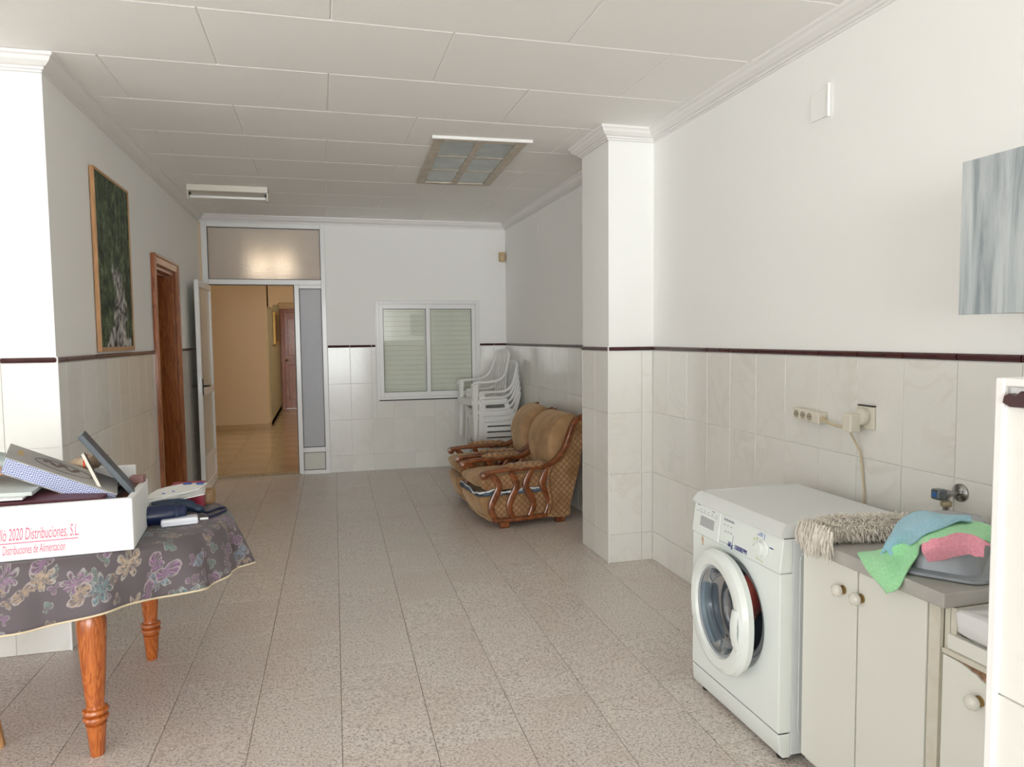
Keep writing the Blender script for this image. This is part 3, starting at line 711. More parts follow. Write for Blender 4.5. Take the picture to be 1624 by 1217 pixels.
dash([(2.41+.02*k,.45,.004,.05) for k in range(3)]+[(2.41+.024*k,.66,.010,.015) for k in range(3)]+[(2.395,.10,.09,.01),(2.395,.10,.002,.35)],M_grey)
dash([(2.52+.028*k,.72+.01*(k%2),.020,.015) for k in range(6)]+[(2.52+.03*k,.80,.014,.015) for k in range(5)]+[(2.655,.92,.02,.03),(2.54,.88,.02,.03)],M_grey)
dash([(2.40+.009*k,.80,.006,.05+.02*(k%2)) for k in range(8)],M_grey)
bt=MB()
for y in (2.42,2.44): bt.lathe([(.006,0),(.006,.003),(.004,.004)],14,kT(y,.28,.001))
part('button',bt,M_white,wm,auto=40)
def text(body,size,m,parent,T,name='lettering',sx=1,shear=0,ext=.0004):
    c=bpy.data.curves.new(name,'FONT'); c.body=body; c.size=size; c.extrude=ext; c.shear=shear; c.space_character=1.0
    t=bpy.data.objects.new(name,c); COL.objects.link(t)
    dg=bpy.context.evaluated_depsgraph_get(); dg.update()
    me=bpy.data.meshes.new_from_object(t.evaluated_get(dg)); COL.objects.unlink(t); bpy.data.objects.remove(t)
    me.transform(Matrix.Diagonal((sx,1,1,1))); me.transform(T); me.transform(Matrix.Translation(-world_of(parent)))
    me.materials.clear(); me.materials.append(m)
    o=bpy.data.objects.new(name,me); COL.objects.link(o); o.parent=parent; return o
# text plane on -x face: local x -> -y, local y -> up, z -> -x
TX_=Matrix(((0,math.sin(math.atan2(.016,.123)),-1,0),(-1,0,0,0),(0,1,0,0),(0,0,0,1)))
text('6Kg. 1000RPM',.026,M_navy,wm,Matrix.Translation(onp(2.425,.07,.0015))@TX_,sx=.82,ext=.0005)
# door bellows, drum
def ringsec(x,r): return [(x,DC[0]+r*math.cos(2*PI*k/48),DC[1]+r*math.sin(2*PI*k/48)) for k in range(48)]
part('door_recess',MB().loft([ringsec(wx0+.004,.217),ringsec(wx0+.024,.205),ringsec(wx0+.034,.182)],cap=False),mat('recess_white',(.72,.74,.76),.4),wm,smooth=True)
part('door_gasket',MB().loft([ringsec(wx0+.034,.185),ringsec(wx0+.020,.178),ringsec(wx0+.028,.166),ringsec(wx0+.06,.160),ringsec(wx0+.09,.163)],cap=False),mat('grey_rubber',(.30,.32,.34),.5),wm,smooth=True)
part('drum',MB().loft([ringsec(wx0+.09,.165),ringsec(wx0+.10,.20),ringsec(wx0+.34,.20),ringsec(wx0+.36,.18),ringsec(wx0+.36,.0005)],cap=False),mat('drum_steel',(.13,.15,.17),.4,metal=.3),wm,auto=30)
part('catch_plate',MB().box(wx0+.024,wx0+.032,DC[0]-.197,DC[0]-.187,.42,.50),M_alu2,wm,bevel=.002)
part('lock_slot',MB().box(wx0+.0225,wx0+.026,DC[0]-.195,DC[0]-.189,.45,.47),M_black,wm)
rs=MB().frame((wx0-.0009,2.612,.635),(0,.012,0),(0,.001,.04),(.0008,0,0)); part('rust_stain',rs,mat('rust',(.50,.28,.12),.8,var=(.70,.62,.50),scale=60),wm)
part('foot',MB().lathe([(.018,0),(.02,.004),(.02,.02)],16,Matrix.Translation((wx0+.045,wy0+.04,0))),M_black,wm,auto=40)
for (x,y) in ((wx0+.045,wy1-.05),(wx1-.05,wy0+.04),(wx1-.05,wy1-.05)): part('foot',MB().lathe([(.018,0),(.02,.004),(.02,.02)],16,Matrix.Translation((x,y,0))),M_black,wm,auto=40)
# door: hinged at far side (y high), ajar
hy=DC[0]+.218; aj=math.radians(5.5)
DT=Matrix.Translation((wx0-.012,hy,DC[1]))@Matrix.Rotation(-aj,4,'Z')   # local: x out(-), y from hinge, z
def dring(x,r,e=2.0,n=64,sy=1,sz=1):
    out=[]
    for k in range(n):
        a=2*PI*k/n; c,s_=math.cos(a),math.sin(a)
        q=(abs(c)**e+abs(s_)**e)**(-1/e)
        out.append(tuple(DT@Vector((x,-.220+r*q*c*sy,r*q*s_*sz))))
    return out
b=MB().loft([dring(.0,.165),dring(.010,.222,2.25),dring(-.014,.230,2.3),dring(-.034,.222,2.3),dring(-.042,.205,2.15),dring(-.038,.176),dring(-.020,.166),dring(0,.165)],cap=False)
dd=part('door',b,M_white,wm,auto=28,label='white round door ring')
part('door_glass',MB().loft([dring(-.020,.166),dring(-.018,.162),dring(.0,.152),dring(.018,.146),dring(.030,.140),dring(.040,.130),dring(.046,.115),dring(.050,.09),dring(.052,.05),dring(.053,.001)],cap=False),clear('door_glass_grey',(.50,.56,.62),.03,.6),dd,smooth=True)
part('door_rim',MB().loft([dring(-.024,.170),dring(-.029,.166),dring(-.024,.160)],cap=False),mat('rim_grey',(.35,.38,.41),.3),dd,smooth=True)
hx=[DT@Vector((-.040-.014*math.sin(PI*k/8),-.412+.010*abs(k-4)/4*1.0,-.065+.135*k/8)) for k in range(9)]
part('door_handle',MB().sweep(hx,(0,1,0),.040,.012,10,3),M_white,dd,auto=60)
# garment in the drum
gm=MB(); secs=[]
for i in range(9):
    u=i/8; rr=.10*math.sin(PI*min(max(u,.03),.97))**.7
    secs.append([(1.68+.08*math.cos(2*PI*k/20)*rr/.085*.6+.01*math.sin(5*k+i),2.53+.04*math.sin(2*PI*k/20)*rr/.085+.006*math.sin(3*k+2*i),.34+.20*u+.008*math.sin(4*k)) for k in range(20)])
gm.loft(secs); g_=part('red_garment',gm,mat('coral_cloth',(.62,.13,.08),.9,var=(.45,.07,.05),scale=12,sheen=.3),loc=(1.68,2.53,.33),smooth=True)
tag(g_,'coral red garment bunched inside the washing machine drum','clothes')

# ------------------------------------------------------------------ cabinets, worktop, sink
CX=1.585
M_cab=mat('cream_laminate',(.77,.775,.72),.45); M_cabe=mat('aged_cream_edge',(.63,.60,.50),.6,var=(.68,.66,.58),scale=20)
def knob(parent,y,z,x=CX-.018):
    T=Matrix.Translation((x,y,z))@Matrix.Rotation(-PI/2,4,'Y')
    k=part('knob',MB().lathe([(.006,.012),(.017,.017),(.020,.024),(.018,.032),(.010,.037),(.001,.038)],20,T),mat('porcelain',(.76,.74,.68),.15,coat=.5) if 'porcelain' not in bpy.data.materials else bpy.data.materials['porcelain'],parent,smooth=True,label='cream porcelain knob')
    part('knob_base',MB().lathe([(.014,0),(.014,.003),(.007,.006),(.007,.014)],16,T),bpy.data.materials['brass'],k,auto=40)
cb=thing('base_cabinet','cream two door base cabinet under the grey worktop beside the washer','cabinet',(1.85,1.8,0))
q=MB(); q.box(CX,XR-.01,2.05,2.068,.03,.778); q.box(CX,XR-.01,1.535,1.553,.03,.778); q.box(CX,XR-.01,1.553,2.05,.03,.048); q.box(XR-.02,XR-.01,1.553,2.05,.03,.778)
part('carcass',q,M_cabe,cb,bevel=.001)
q=MB(); q.box(CX+.05,XR-.02,1.54,2.06,0,.03); part('plinth',q,M_cabe,cb)
for y0_,y1_,ky in ((1.815,2.068,1.874),(1.553,1.809,1.795)):
    q=MB().box(CX-.018,CX-.001,y0_,y1_,.05,.772); dd_=part('door',q,M_cab,cb,bevel=.003); knob(dd_,ky,.695)
part('filler_strip',MB().box(CX-.014,CX,1.513,1.550,.05,.775),M_cabe,cb,bevel=.002)
wt=MB().box(1.547,XR-.002,1.480,2.078,.780,.820)
wt_=part('worktop',wt,mat('grey_worktop',(.43,.42,.395),.5,var=(.48,.465,.435),scale=9),loc=(1.83,1.78,.78),bevel=.004)
tag(wt_,'grey laminate worktop with worn corner over the cream cabinet','worktop')
sc=thing('sink_cabinet','cream single door cabinet under the white laundry sink','cabinet',(1.85,1.15,0))
q=MB(); q.box(CX,XR-.01,1.495,1.512,.03,.778); q.box(CX,XR-.01,.80,.815,.03,.66); q.box(CX,XR-.01,.815,1.495,.03,.048); q.box(CX,XR-.05,1.475,1.493,.66,.778)
part('carcass',q,M_cabe,sc,bevel=.001)
part('plinth',MB().box(CX+.05,XR-.02,.81,1.50,0,.03),M_cabe,sc)
part('front_rail',MB().box(CX-.010,CX+.01,.815,1.493,.668,.708),M_cab,sc,bevel=.002)
part('rail_lip',MB().box(CX-.020,CX-.008,.815,1.500,.655,.668),M_cabe,sc,bevel=.002)
# door with broken top edge
pts=[(.82,.05),(1.498,.05),(1.498,.652)]+[(y,z) for y,z in ((1.47,.651),(1.445,.650),(1.425,.646),(1.410,.641),(1.398,.640),(1.385,.632),(1.374,.629),(1.362,.622),(1.350,.618),(1.335,.620),(1.32,.629),(1.30,.64),(1.1,.651),(.82,.652))]
d3=part('door',MB().prism(pts,CX-.018,CX-.001,'x'),M_cab,sc,bevel=.0015)
part('bare_chipboard',MB().prism([(1.46,.6505),(1.425,.642),(1.38,.625),(1.34,.612),(1.30,.636),(1.27,.652),(1.27,.656),(1.46,.656)],CX-.012,CX-.002,'x'),mat('chipboard',(.22,.12,.07),.9,var=(.36,.22,.14),scale=90),d3,label='brown chipboard showing where laminate broke off')
knob(d3,1.385,.578)
# ceramic sink
sk_=thing('laundry_sink','white ceramic laundry sink set below the worktop end','sink',(1.83,1.14,.70))
q=MB(); x0,x1,y0,y1=1.56,2.09,.80,1.465; zt,zb=.785,.715
def rr(x0,x1,y0,y1,r,z,n=4):
    out=[]
    for (cx_,cy_,a0) in ((x1-r,y1-r,0),(x0+r,y1-r,90),(x0+r,y0+r,180),(x1-r,y0+r,270)):
        for k in range(n+1):
            a=math.radians(a0+90*k/n); out.append((cx_+r*math.cos(a),cy_+r*math.sin(a),z))
    return out
q.loft([rr(x0+.02,x1-.02,y0+.01,y1-.01,.03,zb),rr(x0+.004,x1,y0,y1,.02,zb+.015),rr(x0,x1,y0,y1,.018,zt-.006),rr(x0+.006,x1-.004,y0+.004,y1-.006,.016,zt),rr(x0+.045,x1-.04,y0+.04,y1-.045,.04,zt-.002),rr(x0+.055,x1-.05,y0+.05,y1-.055,.045,zt-.02),rr(x0+.07,x1-.07,y0+.07,y1-.075,.05,zt-.065)],cap=True)
part('bowl',q,mat('ceramic',(.78,.79,.80),.12,coat=.3),sk_,auto=50)
part('drain',MB().lathe([(.03,0),(.03,.003),(.02,.004)],16,Matrix.Translation((1.83,1.1,zt-.066))),M_chrome,sk_,auto=40)
part('bracket',MB().box(1.7,2.05,.83,1.44,.665,.716),M_cabe,sk_)
# wall cupboard
def gwood():
    m,nt,p=nm('grey_driftwood'); tc=N_(nt,'TexCoord'); mp=N_(nt,'Mapping'); mp.inputs['Scale'].default_value=(1,9,.7); nt.links.new(tc.outputs['Object'],mp.inputs[0])
    n=N_(nt,'TexNoise'); n.inputs['Scale'].default_value=3; n.inputs['Detail'].default_value=7; n.inputs['Roughness'].default_value=.65; n.inputs['Distortion'].default_value=.6; nt.links.new(mp.outputs[0],n.inputs[0])
    c=ramp(nt,n.outputs[0],[(.33,(.24,.28,.30)),(.46,(.39,.43,.445)),(.58,(.48,.52,.53)),(.7,(.55,.585,.585))])
    nt.links.new(c,p.inputs['Base Color']); p.inputs['Roughness'].default_value=.5; return m
M_gw=gwood()
cu=thing('wall_cupboard','grey driftwood effect wall cupboard hanging above the worktop','cupboard',(1.95,1.3,1.55))
part('carcass',MB().box(1.80,XR,1.0,1.680,1.552,1.985),M_mould,cu,bevel=.001)
part('door',MB().box(1.782,1.799,1.345,1.684,1.549,1.982),M_gw,cu,bevel=.0015)
part('door',MB().box(1.782,1.799,1.0,1.341,1.549,1.982),M_gw,cu,bevel=.0015)
# tap
tp=thing('wall_tap','old chrome tap with blue marked handle on the tiled wall','tap',(XR,1.964,.9))
TT=Matrix.Translation((XR,1.964,.948))@Matrix.Rotation(-PI/2,4,'Y')
part('flange',MB().lathe([(.032,0),(.031,.006),(.018,.012),(.010,.014)],28,TT),M_chrome,tp,auto=50)
part('body',MB().lathe([(.010,.0),(.010,.05),(.014,.052),(.014,.072),(.010,.076)],18,TT),M_chrome,tp,auto=50)
hd_=part('handle',MB().box(XR-.112,XR-.074,1.964-.019,1.964+.019,.931,.968),mat('tap_handle',(.16,.18,.20),.25,metal=.7),tp,bevel=.008,segs=3)
part('marker',MB().box(XR-.1135,XR-.111,1.964-.009,1.964+.009,.941,.958),mat('blue_mark',(.02,.10,.30),.3),hd_,bevel=.001)
part('collar',MB().lathe([(.016,0),(.018,.003),(.018,.016),(.014,.020)],18,Matrix.Translation((XR-.062,1.964,.905))),mat('aged_brass',(.42,.36,.22),.5,metal=.4),tp,auto=50)
part('pipe',MB().tube([(XR-.062,1.964,.945),(XR-.062,1.964,.822)],.0105,14),M_chrome,tp,auto=60)
# ------------------------------------------------------------------ grey washing up bowl, upside down
ba=thing('grey_basin','grey plastic basin turned upside down on the worktop under cloths','basin',(1.75,1.69,.82))
A=Vector((-.60,.80)).normalized(); B=Vector((.80,.60)); cor=Vector((1.690,1.478))
def brr(ins,z,r,n=5,la=.225,lb=.40):
    out=[]
    for (ua,ub,a0) in ((1,1,0),(0,1,90),(0,0,180),(1,0,270)):
        ca_=(la-ins-r) if ua else ins+r; cb_=(lb-ins-r) if ub else ins+r
        for k in range(n+1):
            a=math.radians(a0+90*k/n); pa=ca_+r*math.cos(a); pb=cb_+r*math.sin(a)
            p=cor+A*pa+B*pb; out.append((min(p.x,XR-.012),p.y,z))
    return out
M_bas=mat('grey_plastic',(.33,.355,.39),.25)
part('basin_shell',MB().loft([brr(.010,.822,.05),brr(0,.824,.055),brr(0,.832,.055),brr(.012,.836,.05),brr(.022,.838,.05),brr(.036,.925,.045),brr(.046,.940,.04),brr(.065,.945,.03)]),M_bas,ba,auto=50)
# ------------------------------------------------------------------ cloths
def cr(p0,p1,p2,p3,t):
    return tuple(.5*((2*b)+(-a+c)*t+(2*a-5*b+4*c-d)*t*t+(-a+3*b-3*c+d)*t**3) for a,b,c,d in zip(p0,p1,p2,p3))
def upl(pts,k):
    out=[]
    for i in range(len(pts)-1):
        p0=pts[max(i-1,0)];p1=pts[i];p2=pts[i+1];p3=pts[min(i+2,len(pts)-1)]
        for j in range(k): out.append(cr(p0,p1,p2,p3,j/k))
    out.append(pts[-1]); return out
def cloth(name,net,m,label,seed,amp=.003,solid=.004,lift=0):
    rows=[upl(r,8) for r in net]; cols=list(zip(*rows)); cols=[upl(list(c),8) for c in cols]; rows=list(zip(*cols))
    rnd=random.Random(seed); ph=[rnd.random()*6 for _ in range(4)]
    out=[]
    for i,r in enumerate(rows):
        out.append([(x+amp*.5*math.sin(i*.5+ph[0]+j*.2),y+amp*.5*math.sin(j*.55+ph[1]),z+lift+amp*math.sin(i*.42+j*.33+ph[2])+amp*.6*math.sin(j*.8-i*.3+ph[3])) for j,(x,y,z) in enumerate(r)])
    c=out[len(out)//2][len(out[0])//2]
    o=part(name,MB().grid(out),m,loc=(c[0],c[1],c[2]),smooth=True,solid=solid)
    tag(o,label,'cloth'); return o
def micro(name,c,v): return mat(name,c,.95,var=v,scale=160,bump=.5,bscale=350,sheen=.3)
GREEN=[[(1.794,1.548,.950),(1.773,1.525,.930),(1.769,1.521,.900)],[(1.783,1.601,.957),(1.739,1.545,.950),(1.707,1.507,.937)],[(1.725,1.641,.957),(1.648,1.567,.957),(1.598,1.523,.947)],[(1.622,1.623,.948),(1.573,1.569,.945),(1.545,1.551,.930)],[(1.616,1.679,.910),(1.600,1.639,.895),(1.599,1.621,.875)],[(1.591,1.712,.875),(1.597,1.687,.850),(1.565,1.616,.833)],[(1.605,1.794,.835),(1.540,1.696,.834),(1.524,1.610,.790)],[(1.549,1.795,.834),(1.525,1.730,.808),(1.523,1.648,.760)]]
BLUE=[[(1.775,1.613,.962),(1.762,1.602,.962),(1.748,1.592,.962)],[(1.737,1.653,.968),(1.707,1.609,.970),(1.688,1.581,.966)],[(1.681,1.693,.968),(1.611,1.604,.968),(1.583,1.555,.955)],[(1.638,1.734,.935),(1.587,1.649,.935),(1.569,1.591,.922)],[(1.608,1.734,.890),(1.595,1.698,.890),(1.626,1.693,.870)],[(1.573,1.735,.838),(1.585,1.722,.850),(1.583,1.700,.838)]]
PINK=[[(1.547,1.555,.932),(1.575,1.526,.948),(1.648,1.527,.952),(1.682,1.490,.942),(1.698,1.468,.920)],[(1.543,1.549,.905),(1.569,1.519,.920),(1.628,1.507,.930),(1.662,1.491,.925),(1.678,1.480,.930)],[(1.563,1.551,.875),(1.605,1.533,.885),(1.640,1.507,.900),(1.659,1.490,.900),(1.668,1.476,.900)]]
cloth('green_cloth',GREEN,micro('green_microfibre',(.42,.84,.47),(.34,.74,.39)),'mint green microfibre cloth draped over the basin and hanging off the worktop',1,amp=.002,lift=.004)
cloth('blue_cloth',BLUE,micro('blue_microfibre',(.36,.64,.76),(.28,.54,.67)),'light blue microfibre cloth lying on top of the green one',2,lift=.008)
cloth('pink_cloth',PINK,micro('pink_microfibre',(.86,.38,.47),(.78,.29,.38)),'pink microfibre cloth on the front of the grey basin',3,amp=.0015,lift=.008)
# ------------------------------------------------------------------ mop head
mo=thing('mop_head','shaggy off-white mop head lying across the worktop corner','mop',(1.72,1.93,.82))
core=[(1.545,1.985,.845),(1.60,1.975,.860),(1.70,1.955,.862),(1.80,1.93,.862),(1.92,1.90,.860),(2.03,1.88,.858)]
corep=upl(core,6)
part('core',MB().sweep(corep,(0,0,1),.060,.085,12,2),mat('mop_core',(.50,.47,.42),.95),mo,smooth=True)
st=MB(); rnd=random.Random(5)
M_str=mat('mop_strands',(.82,.78,.71),.95,var=(.66,.62,.55),scale=40)
for k in range(2600):
    t=rnd.random()**1.1*(len(corep)-1.01); i=int(t); u=t-i
    p=Vector(corep[i]).lerp(Vector(corep[i+1]),u); tan=(Vector(corep[i+1])-Vector(corep[i])).normalized()
    a=rnd.uniform(-.35*PI,1.35*PI); sd=tan.cross(Vector((0,0,1))).normalized(); nrm=sd.cross(tan)
    d=(sd*math.cos(a)+Vector((0,0,1))*math.sin(a)*.75).normalized()
    s0=p+d*.030; ln=rnd.uniform(.022,.042)
    dirn=(d*.65-tan*.55*(1 if rnd.random()<.8 else -.6)+Vector((rnd.uniform(-.4,.4),rnd.uniform(-.4,.4),rnd.uniform(-.2,.25)))).normalized()
    mid_=s0+dirn*ln*.55; tip=s0+dirn*ln+Vector((0,0,-.35*ln))
    if i<2:
        dirn=(Vector((-.8,rnd.uniform(-.5,.2),rnd.uniform(-.35,.3)))+d*.4).normalized(); ln=rnd.uniform(.03,.055)
        mid_=s0+dirn*ln*.6; tip=mid_+Vector((-.008,-.006,-.028-.02*rnd.random()))
    if tip.x>1.547: tip.z=max(tip.z,.824); mid_.z=max(mid_.z,.826)
    wv=dirn.cross(Vector((rnd.random()-.5,rnd.random()-.5,1))).normalized()*.0024
    nv=dirn.cross(wv).normalized()*.0018
    n=len(st.v)
    st.v+=[tuple(s0+wv),tuple(s0-wv*.5+nv),tuple(s0-wv*.5-nv),tuple(mid_+wv),tuple(mid_-wv*.5+nv),tuple(mid_-wv*.5-nv),tuple(tip)]
    for q in range(3):
        r_=(q+1)%3; st.f.append((n+q,n+r_,n+3+r_,n+3+q)); st.f.append((n+3+q,n+3+r_,n+6))
part('strands',st,M_str,mo,stuff=True)
# drooping clump over the corner
st=MB()
for k in range(420):
    y=1.975+rnd.uniform(-.060,.050); z=.836+rnd.uniform(-.008,.042); an=rnd.uniform(-1.1,.9); ln=rnd.uniform(.35,1)
    p0=Vector((1.575,1.975+(y-1.975)*.7,z)); dx,dy=-math.cos(an)*.040*ln-.016,math.sin(an)*.040*ln
    p1=Vector((min(1.545,p0.x+dx),p0.y+dy*.7+(y-1.975)*.4,z+.006)); p2=Vector((p1.x-.008*ln,p1.y+dy*.5,z-.020-.045*ln*rnd.uniform(.5,1)))
    st.sweep([p0,p1,p1*.4+p2*.6+Vector((-.006,0,.004)),p2],(0,1,0),[.006,.008,.007,.003],[.004,.005,.004,.002],4,2)
part('hanging_strands',st,M_str,mo,stuff=True)

# ------------------------------------------------------------------ armchairs
def velour():
    m,nt,p=nm('tan_velour'); co=N_(nt,'TexCoord').outputs['Object']
    n=N_(nt,'TexNoise'); n.inputs['Scale'].default_value=6; n.inputs['Detail'].default_value=3; nt.links.new(co,n.inputs[0])
    c=ramp(nt,n.outputs[0],[(.35,(.25,.14,.06)),(.55,(.37,.22,.105)),(.7,(.44,.28,.15))])
    nt.links.new(c,p.inputs['Base Color']); p.inputs['Roughness'].default_value=.9; p.inputs['Sheen Weight'].default_value=.5; p.inputs['Sheen Tint'].default_value=(.8,.6,.4,1)
    return m
def diamond():
    m,nt,p=nm('diamond_velour'); co=N_(nt,'TexCoord').outputs['Object']
    sp=N_(nt,'SeparateXYZ'); nt.links.new(co,sp.inputs[0])
    def lin(sg):
        a=N_(nt,'Math',operation='MULTIPLY_ADD'); nt.links.new(sp.outputs['Z'],a.inputs[0]); a.inputs[1].default_value=sg; nt.links.new(sp.outputs['X'],a.inputs[2])
        b=N_(nt,'Math',operation='MULTIPLY'); nt.links.new(a.outputs[0],b.inputs[0]); b.inputs[1].default_value=20
        c=N_(nt,'Math',operation='FRACT'); nt.links.new(b.outputs[0],c.inputs[0])
        d=N_(nt,'Math',operation='SUBTRACT'); nt.links.new(c.outputs[0],d.inputs[0]); d.inputs[1].default_value=.5
        e=N_(nt,'Math',operation='ABSOLUTE'); nt.links.new(d.outputs[0],e.inputs[0]); return e.outputs[0]
    mn=N_(nt,'Math',operation='MINIMUM'); nt.links.new(lin(1.0),mn.inputs[0]); nt.links.new(lin(-1.0),mn.inputs[1])
    f=ramp(nt,mn.outputs[0],[(.04,(1,1,1)),(.14,(0,0,0))])
    n=N_(nt,'TexNoise'); n.inputs['Scale'].default_value=9; nt.links.new(co,n.inputs[0])
    c=ramp(nt,n.outputs[0],[(.35,(.25,.13,.05)),(.6,(.40,.235,.11))])
    nt.links.new(mixc(nt,f,c,rgb((.20,.09,.035))),p.inputs['Base Color']); p.inputs['Roughness'].default_value=.9; p.inputs['Sheen Weight'].default_value=.4
    return m
M_vel=velour(); M_dia=diamond()
ac=thing('armchair','tan velour armchair with carved wooden arms, nearer one with torn seat','armchair',(0,0,0),'wooden armed velour armchairs')
Y0=.262
for sg,sname in ((-1,'near'),(1,'far')):
    y=sg*Y0
    q=MB().sweep([(-.345,y,.068),(-.2,y,.062),(0,y,.066),(.13,y,.075)],(0,1,0),.040,.035,8,4); part('bottom_rail',q,M_armwood,ac,auto=50)
    for k,(x,d) in enumerate(((-.335,1),(-.185,1),(-.045,-1),(.095,-1))):
        pts=upl([(x,y,.08),(x-.035*d,y,.16),(x-.01*d,y,.24),(x+.030*d,y,.32),(x+.012*d,y,.39),(x-.02*d if k else x-.045,y,.445)],4)
        q=MB().sweep(pts,(0,1,0),.030,[.044+.012*math.sin(PI*i/(len(pts)-1)) for i in range(len(pts))],8,3)
        part('arm_post',q,M_armwood,ac,auto=50)
    pts=upl([(-.43,y,.448),(-.36,y,.455),(-.25,y,.462),(-.05,y,.466),(.08,y,.468),(.17,y,.50),(.25,y,.575),(.295,y,.665),(.33,y,.76),(.375,y,.825),(.435,y,.845)],4)
    q=MB().sweep(pts,(0,1,0),[.050]*len(pts),[.034+.020*min(1,i/28) for i in range(len(pts))],10,3)
    ar=part('arm_rail',q,M_armwood,ac,auto=50)
    T=Matrix.Translation((-.425,y-.030,.432))@Matrix.Rotation(-PI/2,4,'X')
    part('scroll',MB().lathe([(.008,-.004),(.012,0),(.020,.001),(.030,.004),(.032,.012),(.032,.048),(.030,.056),(.020,.059),(.012,.060),(.008,.064)],20,T),M_armwood,ar,auto=50)
    # tufted pad
    pts=[];ws=[];hs=[]
    for i in range(41):
        u=i/40; lump=abs(math.sin(PI*u*4))**.5
        pts.append((-.265+.37*u,y,.492-.004*(1-lump))); e=min(1,5*u+.15,5*(1-u)+.15)
        ws.append((.054+.022*lump)*e); hs.append((.036+.016*lump)*e)
    part('arm_pad',MB().sweep(pts,(0,1,0),ws,hs,12,2),M_dia,ac,smooth=True)
    # upholstered side wing behind the posts
    pts=upl([(.10,.055),(.29,.050),(.305,.12),(.335,.25),(.375,.40),(.415,.60),(.44,.80),(.430,.835)],3)+upl([(.36,.80),(.31,.71),(.275,.62),(.215,.54),(.14,.487),(.115,.44),(.105,.3),(.125,.2)],3)
    part('side_wing',MB().prism([(a,b_) for a,b_ in pts],min(y-.020,y+.020),max(y-.020,y+.020),'y'),M_dia,ac,bevel=.008,segs=2)
    # braided fringe along wing front and frame
    fr=MB()
    for i,(a,b_) in enumerate(upl([(.108,.09),(.135,.18),(.118,.28),(.112,.40),(.150,.475),(.225,.530),(.285,.620),(.320,.71),(.368,.795)],7)):
        fr.lathe([(.002,-.008),(.009,0),(.002,.008)],6,Matrix.Translation((a+.012,y+sg*.022,b_-.006)))
    part('fringe',fr,mat('fringe_braid',(.24,.12,.05),.9) if 'fringe_braid' not in bpy.data.materials else bpy.data.materials['fringe_braid'],ac)
for x in (-.255,.225):
    for sg in (-1,1):
        part('leg',MB().box(x-.038,x+.038,sg*.245-.022,sg*.245+.022,0,.052),M_armwood,ac,bevel=.004)
# base box with bulging front
secs=[]
for i in range(11):
    y=-.235+.47*i/10; k=1-abs(i-5)/5; bz=.02*k
    secs.append([(-.37-.01*k,y,.055),(-.405-bz,y,.12),(-.445-bz,y,.20),(-.452-bz,y,.25),(-.43-bz,y,.272),(-.2,y,.280),(.24,y,.280),(.28,y,.06)])
part('base',MB().loft(secs),M_vel,ac,bevel=.010,segs=2)
for ya in (-.240,.236): part('side_skirt',MB().box(-.34,.11,ya,ya+.004,.07,.27),M_dia,ac)
part('base_piping',MB().tube([(-.392,-.236,.10),(-.412,-.15,.103),(-.418,0,.105),(-.412,.15,.103),(-.392,.236,.10)],.005),M_vel,ac,smooth=True)
# seat cushion
secs=[]
for i in range(13):
    y=-.238+.476*i/12; e=min(1,(math.sin(PI*(i+.35)/12.7))**.35); zc=.365
    prof=[(-.39,-.062),(-.435,-.048),(-.470,-.018),(-.475,.018),(-.445,.052),(-.36,.070),(-.2,.074),(.0,.066),(.17,.05),(.20,.0),(.18,-.06),(0,-.07)]
    secs.append([(a*(.93+.07*e) if a<0 else a,y,zc+b_*e) for a,b_ in prof])
part('seat_cushion',MB().loft(secs),M_vel,ac,sub=1)
part('seat_side',MB().prism([(-.40,.305),(-.44,.335),(-.445,.38),(-.40,.42),(.12,.42),(.12,.300)],-.243,-.237,'y'),M_dia,ac,bevel=.004)
# back cushion with rolled head
secs=[]
for i in range(13):
    y=-.236+.472*i/12; e=(math.sin(PI*(i+.5)/13))**.25
    prof=[(.145,.43),(.165,.47),(.150,.52),(.135,.60),(.140,.68),(.175,.76),(.225,.825),(.295,.868),(.36,.878),(.42,.855),(.445,.80),(.43,.6),(.38,.42),(.25,.40)]
    cx0,cz0=.30,.64
    secs.append([(cx0+(a-cx0)*(.86+.14*e),y,cz0+(b_-cz0)*(.95+.05*e)) for a,b_ in prof])
part('back_cushion',MB().loft(secs),M_vel,ac,sub=1)
secs=[]
part('back_panel',MB().prism([(.30,.06),(.42,.45),(.455,.80),(.44,.80),(.40,.45),(.27,.06)],-.24,.24,'y'),M_vel,ac,bevel=.004)
ac2=copy_tree(ac)
ac.location=(1.582,5.678,0); ac.rotation_euler=(0,0,math.radians(6.5))
ac2.location=(1.575,6.385,0); ac2.rotation_euler=(0,0,math.radians(-2.5))
ac['label']='nearer tan velour armchair with torn seat showing dark lining'
ac2['label']='farther tan velour armchair in front of the stacked plastic chairs'
